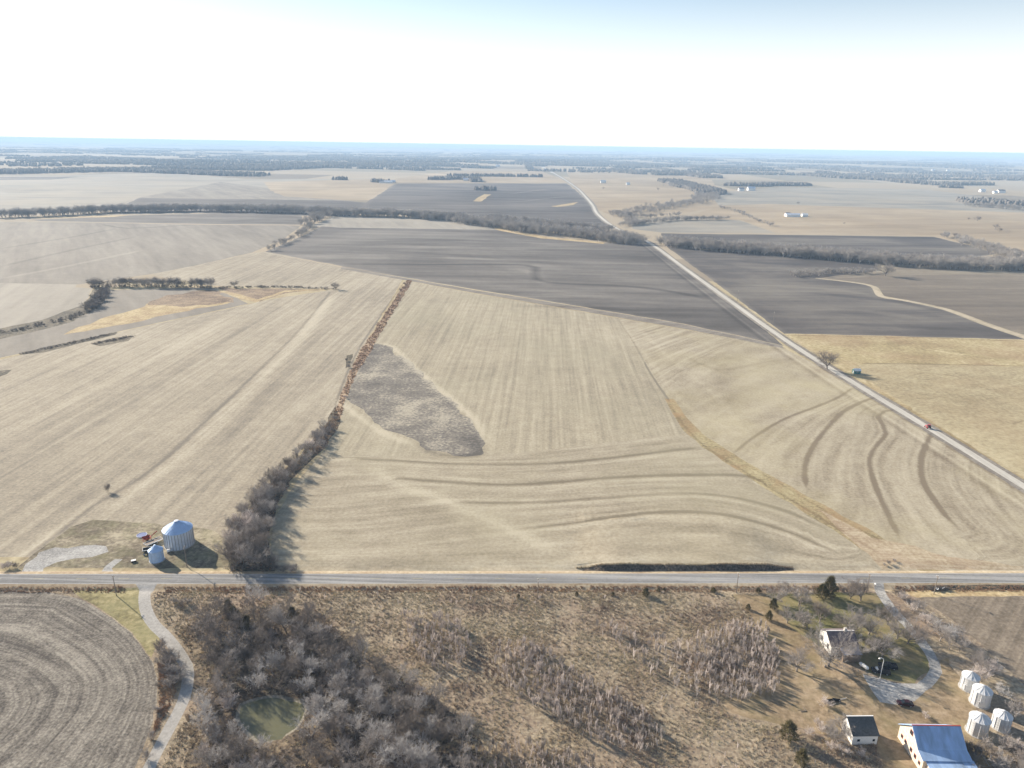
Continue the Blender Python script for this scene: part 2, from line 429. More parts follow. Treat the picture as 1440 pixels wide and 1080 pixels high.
veg('bark', (0.15, 0.125, 0.105), (0.30, 0.265, 0.235), 2.5, 0.4)
veg('twig_grey', (0.22, 0.195, 0.175), (0.47, 0.43, 0.40), 1.0, 0.4)
veg('twig_brown', (0.13, 0.11, 0.095), (0.33, 0.285, 0.25), 1.0, 0.4)
veg('twig_silver', (0.36, 0.335, 0.315), (0.64, 0.61, 0.585), 1.0, 0.3)
veg('twig_rose', (0.52, 0.45, 0.41), (0.76, 0.69, 0.64), 1.0, 0.5)
veg('cedar_needles', (0.05, 0.052, 0.022), (0.19, 0.15, 0.065), 0.9, 0.3)
veg('creek_twigs', (0.20, 0.175, 0.155), (0.52, 0.48, 0.44), 0.07)
veg('far_wood', (0.09, 0.08, 0.07), (0.22, 0.195, 0.17), 0.05)
plain('galvanised', (0.60, 0.64, 0.70), 0.5, 0.15, 0.10, 1.2)
plain('steel_blue_shade', (0.42, 0.56, 0.76), 0.5, 0.1, 0.12, 1.0)  # whitish steel; the sky's blue in shade is put into its base colour
plain('galvanised_seam', (0.30, 0.30, 0.31), 0.6, 0.2, 0.1, 1.2)
plain('galvanised_dull', (0.60, 0.61, 0.62), 0.55, 0.2, 0.12, 1.2)
plain('white_paint', (0.78, 0.77, 0.74), 0.6, 0, 0.08)
plain('barn_wall', (0.60, 0.52, 0.42), 0.8, 0, 0.25, 2.0)
plain('barn_roof', (0.33, 0.46, 0.66), 0.6, 0.1, 0.28, 0.7, streak=(1.2, .35, .35))  # blue of the skylit shaded slope mixed into the base colour
plain('red_trim', (0.36, 0.06, 0.045), 0.6, 0, 0.2)
plain('machine_red', (0.30, 0.055, 0.035), 0.6, 0, 0.35)
plain('dark_shingle', (0.085, 0.088, 0.088), 0.85, 0, 0.35, 2.5)
plain('brown_shingle', (0.17, 0.135, 0.14), 0.85, 0, 0.3, 2.5)
plain('grey_shingle', (0.25, 0.25, 0.29), 0.8, 0, 0.2, 2.5)
plain('dark_metal', (0.03, 0.03, 0.034), 0.5, 0.3, 0.2)
plain('black_paint', (0.018, 0.02, 0.025), 0.25, 0, 0.2)
plain('maroon_paint', (0.035, 0.008, 0.011), 0.25, 0, 0.2)
plain('red_paint', (0.42, 0.04, 0.05), 0.35, 0, 0.15)
plain('blue_plastic', (0.09, 0.13, 0.30), 0.5, 0, 0.15)
plain('teal_paint', (0.05, 0.16, 0.15), 0.5, 0, 0.2)
plain('glass_dark', (0.02, 0.025, 0.03), 0.12, 0, 0.1)
plain('rubber', (0.025, 0.025, 0.025), 0.9, 0, 0.1)
plain('weathered_wood', (0.20, 0.15, 0.11), 0.85, 0, 0.3, 4, streak=(6, 6, .6))
plain('pole_wood', (0.24, 0.20, 0.165), 0.85, 0, 0.2, 4)
plain('line_white', (0.42, 0.42, 0.40), 0.7, 0, 0.2, 1.0)
plain('line_yellow', (0.36, 0.33, 0.19), 0.7, 0, 0.2, 1.0)
plain('concrete', (0.42, 0.40, 0.37), 0.9, 0, 0.15)
m_, nt_, b_ = new_mat('pond_water')
_t = NT(nt_); _g = _t.n('NewGeometry').outputs['Position']
_t.l(_t.mix(_t.noise(_g, 0.12, 3), (0.095, 0.10, 0.06), (0.17, 0.16, 0.09)), b_.inputs['Base Color'])
b_.inputs['Roughness'].default_value = 0.12; b_.inputs['IOR'].default_value = 1.33
_bp = _t.n('Bump'); _bp.inputs['Strength'].default_value = 0.25; _bp.inputs['Distance'].default_value = 0.05
_t.l(_t.noise(_g, 2.0, 3), _bp.inputs['Height']); _t.l(_bp.outputs[0], b_.inputs['Normal'])
MATS['pond_water'] = m_

# ------------------------------------------------------------------ land: regions, painted lines, one partitioned sheet
def inside(poly, X, Y):
    P = np.asarray(poly, float)
    m = (X >= P[:, 0].min()) & (X <= P[:, 0].max()) & (Y >= P[:, 1].min()) & (Y <= P[:, 1].max())
    out = np.zeros(len(X), bool)
    xi, yi = X[m], Y[m]
    r = np.zeros(len(xi), bool)
    n = len(P)
    for i in range(n):
        x0, y0 = P[i]; x1, y1 = P[(i + 1) % n]
        if y0 == y1: continue
        c = ((y0 > yi) != (y1 > yi)) & (xi < (x1 - x0) * (yi - y0) / (y1 - y0) + x0)
        r ^= c
    out[m] = r
    return out
def pdist(pl, X, Y):
    """distance to a polyline"""
    best = np.full(len(X), 1e9)
    for (x0, y0), (x1, y1) in zip(pl[:-1], pl[1:]):
        dx, dy = x1 - x0, y1 - y0
        t = np.clip(((X - x0) * dx + (Y - y0) * dy) / (dx * dx + dy * dy + 1e-9), 0, 1)
        best = np.minimum(best, np.hypot(X - x0 - t * dx, Y - y0 - t * dy))
    return best
def smooth_line(pl, step):
    """Catmull-Rom through the points, resampled"""
    P = [Vector((p[0], p[1])) for p in pl]
    P = [P[0] * 2 - P[1]] + P + [P[-1] * 2 - P[-2]]
    out = []
    for i in range(1, len(P) - 2):
        n = max(1, int((P[i + 1] - P[i]).length / step))
        for k in range(n):
            t = k / n
            a, b_, c, d = P[i - 1], P[i], P[i + 1], P[i + 2]
            q = 0.5 * ((2 * b_) + (c - a) * t + (2 * a - 5 * b_ + 4 * c - d) * t * t + (3 * b_ - a - 3 * c + d) * t ** 3)
            out.append((q.x, q.y))
    out.append((P[-2].x, P[-2].y))
    return out
def offset_line(pl, w):
    out = []
    for i, p in enumerate(pl):
        a = Vector(pl[max(i - 1, 0)]); b_ = Vector(pl[min(i + 1, len(pl) - 1)])
        d = (b_ - a)
        if d.length < 1e-6: continue
        d.normalize()
        out.append((p[0] - d.y * w, p[1] + d.x * w))
    return out
def band(pl, w0, w1=None, step=6):
    """polygon of a strip along a line"""
    w1 = w0 if w1 is None else w1
    s = smooth_line(pl, step)
    n = len(s) - 1
    a = offset_line(s, 1.0); 
    Lf = [(p[0] + (q[0] - p[0]) * (w0 + (w1 - w0) * i / n) / 2, p[1] + (q[1] - p[1]) * (w0 + (w1 - w0) * i / n) / 2) for i, (p, q) in enumerate(zip(s, a))]
    Rg = [(p[0] - (q[0] - p[0]) * (w0 + (w1 - w0) * i / n) / 2, p[1] - (q[1] - p[1]) * (w0 + (w1 - w0) * i / n) / 2) for i, (p, q) in enumerate(zip(s, a))]
    return Lf + Rg[::-1]
def rough_edge(poly, amp):
    """natural boundary: subdivided and shaken"""
    out = []
    n = len(poly)
    for i in range(n):
        x0, y0 = poly[i]; x1, y1 = poly[(i + 1) % n]
        Ls = math.hypot(x1 - x0, y1 - y0)
        dist = max(80, min(math.hypot(x0, y0), math.hypot(x1, y1)))
        if dist > 2500 or Ls > 6000: k = max(1, int(Ls / 600))
        else: k = max(1, int(Ls / max(2.5, dist * 0.014)))
        k = min(k, 160)
        for j in range(k):
            t = j / k
            x = x0 + (x1 - x0) * t; y = y0 + (y1 - y0) * t
            if amp:
                sc = 1 / max(4, dist * 0.02)
                nv = mnoise.noise_vector(Vector((x * sc, y * sc, 3.3)))
                a_ = amp * max(1, dist / 300)
                x += nv.x * a_; y += nv.y * a_
            out.append((x, y))
    return out

REG = []      # (object name, material, polygon) painted in order
def region(name, mat, pts, amp=0.8, world_pts=None):
    REG.append((name, mat, rough_edge(world_pts if world_pts else W(pts), amp)))
LINES = []    # (attribute, polyline, half width, strength)
def line(attr, pts, w, s=1.0, step=None):
    p = W(pts)
    d = np.mean([math.hypot(*q) for q in p])
    LINES.append((attr, smooth_line(p, step or max(4, d * 0.02)), w, s))
w_ = 'w'
# --- far and middle distance
region('field', 'pale_grey_field', [(-300, 246), (0, 247), (80, 247), (230, 243), (350, 252), (540, 251), (520, 281), (480, 281), (200, 277), (125, 299), (0, 303), (-300, 306)])
region('field', 'dark_soil_far', [(-200, 248), (112, 248.5), (70, 253), (-200, 253)])
region('field', 'grey_field', [(130, 297), (200, 277), (310, 256), (360, 262), (480, 281), (480, 290), (300, 292)])
region('field', 'tan_field', [(370, 256), (540, 251), (556, 257), (520, 281), (480, 281), (400, 276), (380, 268)])
region('field', 'dark_soil_far', [(196, 278), (480, 282), (517, 285), (500, 305), (250, 299), (150, 301)])
region('field', 'tan_field', [(556, 251), (640, 240), (760, 240), (800, 257), (557, 257)])
region('field', 'dark_soil_far', [(557, 258.5), (797, 258), (812, 270), (827, 283), (838, 300), (862, 316), (850, 332), (640, 312), (510, 292), (515, 285)])
region('field', 'golden_grass', [(775, 290), (800, 286), (812, 284), (806, 288), (785, 291)])
region('field', 'golden_grass', [(664, 283), (680, 273), (690, 273.5), (676, 283.5)])
region('field', 'tan_field', [(796, 240), (900, 243), (1000, 250), (1020, 290), (960, 300), (870, 306), (842, 296), (825, 278), (806, 260)])
region('field', 'tan_field', [(960, 306), (1010, 290), (1080, 287), (1440, 299), (1900, 315), (1900, 380), (1400, 353), (1312, 332), (1100, 329), (1040, 309)])
region('field', 'pale_grey_field', [(1000, 271), (1100, 263), (1300, 266), (1440, 284), (1900, 300), (1900, 314), (1440, 299), (1080, 287), (1010, 289)])
region('field', 'pale_grey_field', [(878, 308), (960, 307), (1040, 310), (1092, 328), (930, 327), (892, 322)])
region('field', 'dark_soil_east', [(930, 328), (1312, 333), (1360, 344), (1402, 357), (1300, 374), (935, 346)])
region('field', 'dark_soil', [(45, 309), (180, 303), (300, 300), (425, 303), (425, 316), (280, 315), (175, 313), (55, 311)])
region('grass_strip', 'golden_grass', [(48, 306), (120, 304), (185, 302), (160, 305), (60, 307.5)])
region('field', 'grey_field', [(-500, 308), (130, 313), (280, 316), (425, 317), (400, 335), (355, 355), (280, 372), (210, 386), (110, 400), (0, 398), (-500, 396)])
region('field', 'pale_field', [(468, 304), (600, 306), (650, 312), (702, 323), (480, 320), (440, 318)])
region('field', 'dark_soil', [(372, 354), (430, 330), (452, 318), (480, 320), (702, 323), (760, 333), (850, 342), (912, 343), (1084, 470), (1102, 486), (960, 455), (763, 422), (667, 407), (573, 391), (480, 374)])
region('grass_strip', 'golden_grass', [(690, 320), (705, 321), (762, 332), (850, 341), (850, 343), (760, 335), (700, 324)])
region('field', 'pale_field', [(-500, 398), (0, 398), (110, 400), (105, 404), (0, 427), (-500, 480)])
region('field', 'pale_field', [(-500, 480), (0, 427), (105, 404), (130, 405), (118, 428), (60, 450), (0, 462), (-500, 600)])
region('field', 'grey_field', [(150, 408), (300, 404), (350, 427), (180, 463), (60, 491), (0, 503), (-500, 640), (-500, 600), (0, 476), (100, 452), (135, 432)])
# west stubble field
region('stubble_field', 'stubble_left', [(210, 386), (280, 372), (355, 356), (372, 354), (480, 376), (567, 392), (545, 430), (500, 505), (480, 570), (455, 600), (370, 690), (330, 740), (315, 800), (-92, 188, w_), (-420, 176, w_), (-900, 420, w_), (-900, 470, w_), (-300, 580), (0, 506), (60, 492), (180, 464), (350, 428), (385, 420), (470, 407), (300, 402)])
region('grass_strip', 'golden_grass', [(90, 471), (130, 452), (190, 434), (240, 418), (290, 407), (330, 424), (250, 440), (180, 455)], 3.5)
region('grass_strip', 'weedy_brown', [(200, 428), (240, 416), (300, 406), (332, 424), (260, 432)], 4.0)
region('grass_strip', 'weedy_brown', [(300, 403), (345, 406), (440, 407), (470, 405), (400, 412), (365, 424), (340, 420)], 2.5)
region('grass_strip', 'golden_grass', [(298, 406), (340, 420), (360, 425), (400, 411), (455, 407), (458, 405.5), (400, 408.5), (362, 421), (330, 412)], 1.0)
region('ditch', 'ditch_weeds', [(-500, 600), (0, 462), (60, 450), (118, 428), (130, 408), (152, 408), (137, 432), (104, 452), (60, 464), (0, 477), (-500, 625)], 1.0)
region('ditch', 'ditch_weeds', [(28, 499), (60, 489), (165, 467), (160, 471), (62, 496)])
region('ditch', 'ditch_weeds', [(128, 484), (165, 474), (188, 472), (182, 479), (140, 487)])
region('ditch', 'ditch_weeds', [(-30, 533), (0, 521), (17, 520), (10, 526), (-20, 537)])
# east fields
region('field', 'dark_soil_east', [(935, 345), (1000, 352), (1167, 362), (1235, 370), (1242, 382), (1200, 390), (1150, 392), (1200, 397), (1228, 403), (1237, 416), (1270, 422), (1330, 435), (1390, 457), (1455, 478), (1300, 474), (1103, 469)])
region('field', 'taupe_field', [(1240, 380), (1290, 374), (1440, 379), (1900, 395), (1900, 540), (1455, 478), (1390, 456), (1330, 434), (1270, 421), (1237, 415), (1228, 402), (1150, 391)])
region('grass_strip', 'pale_wetland', band(W([(1168, 362), (1205, 363), (1235, 369), (1241, 380)]), 9), 0, world_pts=band(W([(1168, 362), (1205, 363), (1235, 369), (1241, 380)]), 9))
region('grass_strip', 'pale_wetland', None, 0, world_pts=band(W([(1147, 391), (1200, 397), (1228, 403), (1240, 417), (1270, 422), (1330, 435), (1390, 457), (1450, 477)]), 5, 9))
region('pasture_field', 'pasture', None, 1.0, world_pts=W([(1103, 469), (1300, 474), (1440, 478), (1900, 500)]) + [(900, 184), (196, 184)])
region('pasture_field', 'pasture_mown', None, 2.0, world_pts=W([(1195, 520), (1222, 511), (1440, 515), (1900, 530)]) + [(900, 190), (202, 190)])
# centre
S_EDGE = [(x, road_y(x) + 4.4) for x in (198, 150, 100, 60, 20, -30, -76)]
region('stubble_field', 'stubble_ns', None, 0.5, world_pts=W([(577, 396), (667, 413), (763, 429), (960, 463), (1103, 490), (1206, 543), (1440, 686)]) + S_EDGE + W([(378, 790), (385, 730), (415, 680), (460, 630), (480, 575), (500, 510), (550, 430)]))
region('stubble_field', 'stubble_contour', None, 1.5, world_pts=W([(470, 640), (560, 641), (700, 640), (940, 612), (975, 612), (1030, 655), (1085, 690), (1140, 720), (1200, 752), (1250, 780)]) + [(x, road_y(x) + 4.4) for x in (118, 60, 20, -30, -70)] + W([(388, 780), (395, 730), (420, 690)]))
region('stubble_field', 'stubble_terraced', None, 1.0, world_pts=W([(870, 447), (1103, 491), (1206, 543), (1440, 687)]) + [(x, road_y(x) + 4.4) for x in (197, 150, 118)] + W([(1250, 775), (1200, 745), (1140, 710), (1085, 680), (1030, 645), (985, 618), (945, 565), (915, 520), (890, 480)]))
region('stubble_field', 'grey_patch', [(530, 482), (548, 487), (575, 511), (610, 545), (640, 570), (668, 597), (680, 625), (670, 640), (640, 641), (600, 632), (585, 622), (540, 600), (505, 572), (492, 560), (500, 520), (518, 490)], 4.5)
region('grass_waterway', 'waterway_grass', None, 1.2, world_pts=band(W([(940, 560), (958, 588), (985, 616), (1030, 647), (1085, 680), (1140, 712), (1200, 747), (1248, 775), (1330, 796)]), 5, 13, 4))
region('grass_waterway', 'verge_grass', None, 1.0, world_pts=W([(1150, 716), (1190, 735), (1225, 755), (1285, 768), (1330, 783), (1440, 796), (1440, 800), (1240, 800), (1210, 770)]))
region('farm_track', 'track', [(480, 375), (573, 391.5), (667, 408), (763, 423), (960, 455.5), (1100, 486), (1103, 490), (960, 462), (763, 428), (667, 412), (577, 395.5), (480, 378)], 0.4)
# ditch that divides the two stubble fields
region('ditch', 'rust_grass', [(572, 394), (579, 394), (565, 420), (546, 450), (526, 485), (505, 520), (490, 552), (477, 590), (468, 606), (463, 600), (472, 575), (489, 530), (509, 490), (534, 452), (556, 418)], 0.9)
region('ditch', 'ditch_weeds', [(488, 500), (497, 498), (492, 515), (486, 518)], 0.5)
region('ditch', 'ditch_weeds', [(325, 803), (388, 803), (376, 760), (388, 712), (412, 672), (455, 632), (474, 604), (478, 590), (470, 572), (458, 598), (420, 642), (372, 686), (335, 735), (320, 780)], 1.2)
region('ditch', 'weedy_brown', [(452, 606), (466, 600), (470, 606), (458, 628), (440, 640), (445, 618)], 0.8)
# grain bin yard
region('yard_ground', 'site_grass', None, 0.8, world_pts=W([(22, 798), (60, 770), (100, 742), (130, 731), (215, 736), (300, 745), (330, 770)]) + [(-82, 182.5), (-100, 181.5), (-143, 181)])
region('gravel_lot', 'gravel', [(18, 812), (55, 777), (80, 769), (150, 768), (152, 777), (130, 785), (85, 790), (62, 798), (58, 812)], 2.0)
region('gravel_lot', 'gravel', [(136, 812), (147, 797), (163, 786), (176, 786), (158, 798), (164, 812)], 0.8)
# verges of the paved road
region('verge', 'verge_grass', None, 0.0, world_pts=[(x, road_y(x) + 2.4) for x in np.arange(-500, 601, 20)] + [(x, road_y(x) + 4.5) for x in np.arange(600, -501, -20)])
region('verge', 'verge_grass', None, 0.0, world_pts=[(x, road_y(x) - 2.4) for x in np.arange(-500, 601, 20)] + [(x, road_y(x) - 5.8) for x in np.arange(600, -501, -20)])
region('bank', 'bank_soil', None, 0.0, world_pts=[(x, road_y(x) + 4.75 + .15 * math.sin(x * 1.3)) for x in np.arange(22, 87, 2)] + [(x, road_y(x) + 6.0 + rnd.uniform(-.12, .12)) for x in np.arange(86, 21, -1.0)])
region('verge', 'ditch_weeds', None, 0.6, world_pts=[(x, road_y(x) - 3.4) for x in range(118, 240, 8)] + [(x, road_y(x) - 5.8) for x in range(238, 116, -8)])
# south side
region('field', 'contour_ploughed', [(-250, 828), (0, 829), (60, 831), (110, 841), (150, 863), (185, 890), (212, 925), (222, 955), (220, 990), (205, 1040), (190, 1080), (160, 1180), (-250, 1180)], 0.5)
region('verge', 'green_verge', [(100, 829), (201, 826), (204, 850), (214, 878), (225, 900), (214, 925), (187, 890), (152, 862), (114, 841)], 0.5)
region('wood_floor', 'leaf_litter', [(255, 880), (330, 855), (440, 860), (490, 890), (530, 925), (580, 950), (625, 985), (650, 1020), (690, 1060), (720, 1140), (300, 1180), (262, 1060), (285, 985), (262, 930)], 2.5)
region('yard_ground', 'yard_dirt', [(1030, 836), (1105, 838), (1130, 890), (1190, 940), (1240, 960), (1290, 965), (1335, 925), (1350, 960), (1385, 1010), (1400, 1120), (1260, 1120), (1230, 1040), (1150, 1030), (1020, 1003), (1018, 985), (1085, 950), (1105, 930), (1060, 880)], 1.5)
region('lawn', 'lawn', [(1080, 835), (1232, 832), (1262, 868), (1300, 912), (1308, 945), (1285, 962), (1240, 955), (1200, 930), (1140, 900), (1110, 880)], 1.5)
region('field', 'east_field', [(1290, 840), (1440, 838), (1900, 850), (1900, 1200), (1460, 985), (1390, 915), (1335, 868)], 1.0)
region('grass_strip', 'golden_grass', [(1250, 829), (1440, 829), (1900, 836), (1900, 848), (1440, 838), (1288, 840)], 0.6)
# lanes and roads
LANE_W = W([(205, 816), (203, 845), (212, 872), (238, 900), (256, 925), (265, 950), (258, 985), (240, 1020), (222, 1055), (205, 1090), (190, 1130)])
region('gravel_lane', 'gravel_lane', None, 0.15, world_pts=band(LANE_W, 3.0, 2.5, 3))
region('gravel_lane', 'gravel_lane', [(187, 816), (226, 816), (212, 834), (208, 845), (199, 845), (198, 832)], 0.1)
DRIVE_W = W([(1234, 816), (1240, 836), (1256, 858), (1275, 878), (1292, 897), (1308, 920), (1316, 943), (1303, 962), (1283, 974), (1262, 984)])
region('gravel_drive', 'gravel', None, 0.2, world_pts=band(DRIVE_W, 2.9, 2.4, 3))
region('gravel_drive', 'gravel', [(1215, 950), (1240, 957), (1275, 963), (1300, 958), (1300, 970), (1285, 985), (1262, 992), (1240, 985), (1225, 970)], 1.8)
DIRT = W([(1460, 696), (1440, 684), (1305, 601), (1207, 542), (1103, 477), (1010, 411), (960, 375), (925, 349), (905, 337), (880, 327), (862, 318), (848, 308), (838, 298), (833, 288), (822, 275), (812, 265), (798, 255), (778, 243)])
DIRT = [(200.5, 186)] + DIRT[0:] 
region('verge', 'track', None, 0.6, world_pts=band(DIRT, 8.5, 15, 20))
region('gravel_road', 'gravel_road', None, 0.0, world_pts=band(DIRT, 3.9, 7.5, 20))
FARRD = W([(778, 243), (762, 234), (748, 227)])
region('gravel_road', 'gravel_road', None, 0.0, world_pts=band(DIRT[-1:] + [(-0, 6500)[0:0] or (DIRT[-1][0] - 10, DIRT[-1][1] + 600), (DIRT[-1][0] - 40, DIRT[-1][1] + 5000)], 16, 22, 200))
region('road', 'asphalt', None, 0.0, world_pts=[(x, road_y(x) - 2.5) for x in np.arange(-600, 701, 20)] + [(x, road_y(x) + 2.5) for x in np.arange(700, -601, -20)])
# pond
POND = W([(334, 1003), (340, 990), (352, 984), (372, 980), (405, 981), (424, 986), (431, 994), (428, 1006), (416, 1024), (396, 1038), (366, 1041), (342, 1026)])
pc = (sum(p[0] for p in POND) / len(POND), sum(p[1] for p in POND) / len(POND))
POND_S = smooth_line(POND + [POND[0]], 1.5)[:-1]
region('pond_margin', 'pond_margin', None, 0.9, world_pts=[(pc[0] + (p[0] - pc[0]) * 1.05, pc[1] + (p[1] - pc[1]) * 1.06) for p in POND_S])

# soft lines: terraces, wheel tracks, swales
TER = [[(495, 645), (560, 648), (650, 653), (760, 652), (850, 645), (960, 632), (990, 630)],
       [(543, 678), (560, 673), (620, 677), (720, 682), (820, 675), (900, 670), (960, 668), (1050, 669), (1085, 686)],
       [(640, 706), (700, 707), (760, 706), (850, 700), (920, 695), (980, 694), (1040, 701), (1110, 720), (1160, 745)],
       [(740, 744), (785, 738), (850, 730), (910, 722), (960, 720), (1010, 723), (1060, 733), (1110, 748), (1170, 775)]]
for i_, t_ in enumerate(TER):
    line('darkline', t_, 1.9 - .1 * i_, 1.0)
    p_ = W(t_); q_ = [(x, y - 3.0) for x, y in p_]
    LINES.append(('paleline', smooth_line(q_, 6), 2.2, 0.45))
TER2 = [[(1033, 638), (1050, 622), (1080, 602), (1110, 586), (1150, 571), (1180, 558), (1200, 545)],
        [(1134, 688), (1132, 655), (1145, 625), (1165, 600), (1185, 580), (1210, 566), (1232, 558)],
        [(1266, 758), (1245, 715), (1228, 675), (1223, 645), (1234, 624), (1246, 610), (1241, 597), (1234, 586), (1244, 578), (1262, 576)],
        [(1350, 745), (1330, 725), (1315, 705), (1300, 680), (1295, 655), (1298, 635), (1305, 620), (1310, 607)]]
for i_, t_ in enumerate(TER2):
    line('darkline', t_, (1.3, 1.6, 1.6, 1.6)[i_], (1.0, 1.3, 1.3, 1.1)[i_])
line('paleline', [(520, 655), (560, 680), (620, 702), (700, 737), (755, 762), (800, 778)], 4.5, 0.8)
line('paleline', [(470, 560), (510, 590), (545, 612), (590, 628)], 3.0, 0.9)
line('paleline', [(533, 482), (550, 487), (577, 511), (612, 543), (642, 567), (672, 596), (682, 622)], 3.5, 1.0)
line('darkline', [(585, 622), (600, 634), (640, 642), (670, 641), (682, 628)], 3.0, 0.8)
line('darkline', [(941, 568), (957, 592), (984, 622), (1029, 652), (1084, 686), (1139, 719), (1198, 755), (1246, 785)], 1.3, 0.7)
line('darkline', [(1040, 648), (1100, 682), (1150, 712), (1206, 742), (1256, 771)], 1.2, 0.45)
line('darkline', [(569, 396), (552, 420), (530, 452), (505, 490), (486, 530), (470, 575)], 1.2, 0.9)
line('darkline', [(905, 508), (918, 530), (930, 548), (943, 566)], 0.9, 1.5)
line('darkline', [(870, 450), (890, 480), (905, 508)], 1.0, 0.5)
line('paleline', [(870, 450), (960, 565), (1000, 590), (1060, 620)], 2.5, 0.25)
line('paleline', [(895, 460), (950, 510), (1010, 560), (1040, 600), (1060, 618)], 3.0, 0.25)
line('darkline', [(960, 500), (1010, 520), (1060, 512), (1103, 505)], 3, 0.3)
line('darkline', [(600, 770), (650, 762), (700, 772), (740, 790)], 6, 0.3)
line('darkline', [(560, 693), (600, 720), (660, 745), (735, 760)], 10, 0.25)
# west field: a long dark seam with a pale strip beside it
line('darkline', [(465, 410), (420, 465), (360, 525), (260, 620), (200, 670), (130, 712), (100, 736), (20, 795)], 1.8, 0.75)
line('paleline', [(470, 412), (430, 465), (375, 525), (275, 625), (215, 672), (140, 720)], 6.0, 0.7)
line('darkline', [(500, 420), (440, 480), (380, 545), (300, 640)], 5.0, 0.35)
line('darkline', [(400, 425), (300, 490), (180, 570), (60, 640), (-100, 720)], 6.0, 0.3)
line('paleline', [(330, 440), (200, 510), (60, 580), (-100, 650)], 8.0, 0.35)
line('paleline', [(80, 745), (40, 775), (0, 800)], 2.0, 0.7)
# dark fields
line('darkline', [(480, 371), (600, 372), (740, 373), (752, 385), (770, 397), (900, 404), (1000, 420)], 7.0, 0.9)
line('paleline', [(690, 378), (740, 380), (760, 392), (775, 405)], 10.0, 0.5)
line('darkline', [(1120, 410), (1260, 424), (1330, 440)], 9.0, 0.6)
line('darkline', [(600, 300), (760, 297), (835, 300)], 14.0, 0.5)
line('paleline', [(715, 273), (770, 266), (797, 265), (812, 267)], 9.0, 1.4)
line('paleline', [(620, 284), (720, 284), (760, 280), (800, 276), (820, 276)], 6.0, 1.4)
line('darkline', [(0, 350), (120, 330), (160, 322)], 5, 0.5)
line('darkline', [(0, 375), (100, 352), (190, 333)], 5, 0.5)
line('darkline', [(140, 315), (180, 321), (240, 318), (280, 316)], 5, 1.0)
line('paleline', [(0, 392), (90, 375), (200, 352)], 6, 0.6)
# verges of the gravel road
for off_, at_, w2_, s2_ in ((-7, 'paleline', 3.5, 0.3), (7.5, 'paleline', 4, 0.3), (-15, 'darkline', 3, 0.4), (-12, 'paleline', 2, 0.6), (5, 'darkline', 1.6, 0.35), (-5, 'darkline', 1.4, 0.6)):
    LINES.append((at_, offset_line(smooth_line(DIRT[:10], 12), -off_), w2_, s2_))
# grassy margins and faint passes of the dark fields
for k_ in [i for i, q_ in enumerate(REG) if q_[1].startswith('dark_soil') and len(q_[2]) > 12]:
    pq = REG[k_][2]; dd_ = np.mean([math.hypot(*p) for p in pq])
    if dd_ < 1900: LINES.append(('paleline', pq + [pq[0]], dd_ * 0.007, 0.55))
for pts__, w__, s__ in (([(520, 345), (700, 350), (860, 362)], 14, .35), ([(560, 360), (740, 366), (930, 372)], 8, .4), ([(620, 395), (800, 412), (960, 430)], 16, .3), ([(500, 335), (640, 335), (800, 345)], 10, .4),
                        ([(960, 372), (1100, 378), (1200, 385)], 12, .3), ([(1020, 400), (1150, 405), (1260, 420)], 8, .5), ([(1080, 440), (1200, 436), (1320, 452)], 10, .45), ([(940, 338), (1100, 341), (1250, 345)], 10, .3), ([(600, 275), (700, 272), (790, 275)], 12, .5)):
    line('paleline', pts__, w__, s__)
for pts__, w__, s__ in (([(450, 350), (600, 356), (800, 372)], 12, .4), ([(700, 430), (820, 432), (900, 440)], 10, .5), ([(1000, 365), (1080, 370), (1180, 376)], 12, .5), ([(990, 395), (1060, 400)], 10, .5), ([(1150, 455), (1250, 458), (1380, 465)], 8, .5)):
    line('darkline', pts__, w__, s__)
# wheel paths of the paved road
for d_ in (-1.65, -.75, .75, 1.65):
    LINES.append(('darkline', [(x, road_y(x) + d_) for x in range(-400, 501, 10)], .35, .32))
for d_ in (-2.4, 2.4):
    LINES.append(('paleline', [(x, road_y(x) + d_) for x in range(-400, 501, 10)], .35, .5))
# pasture tracks
line('darkline', [(1210, 511), (1300, 512), (1440, 514.5)], 1.6, 1.0)
line('darkline', [(1275, 530), (1300, 524), (1340, 528), (1362, 534)], 1.5, 0.7)
line('darkline', [(1217, 528), (1222, 540), (1235, 548), (1280, 580)], 1.4, 0.5)
line('darkline', [(1440, 590), (1430, 594), (1420, 596)], 1.5, 0.7)
line('paleline', [(1300, 490), (1340, 497), (1380, 500)], 4, 1.2)
line('darkline', [(1105, 471), (1300, 475), (1440, 480)], 1.6, 1.0)
line('darkline', [(1250, 545), (1330, 560), (1400, 575)], 3, 0.25)

# ---- vertices and edges of the sheet
pts, edges = [], []
def add_line(pl, closed=False):
    n0 = len(pts)
    for p in pl: pts.append((float(p[0]), float(p[1])))
    n = len(pl)
    for i in range(n - 1): edges.append((n0 + i, n0 + i + 1))
    if closed: edges.append((n0 + n - 1, n0))
for nm, mt, poly in REG: add_line(poly, True)
for at_, pl, w, s in LINES:
    add_line(pl); add_line(offset_line(pl, w)); add_line(offset_line(pl, -w))
for d in (-8, -4.9, -3.6, -2.6, 0, 2.6, 3.6, 4.9, 8):
    add_line([(x, road_y(x) + d) for x in np.arange(-600, 701, 10)])
add_line([(x, road_y(x) + 5.9) for x in np.arange(18, 92, 2)]); add_line([(x, road_y(x) + 7.0) for x in np.arange(18, 92, 2)])
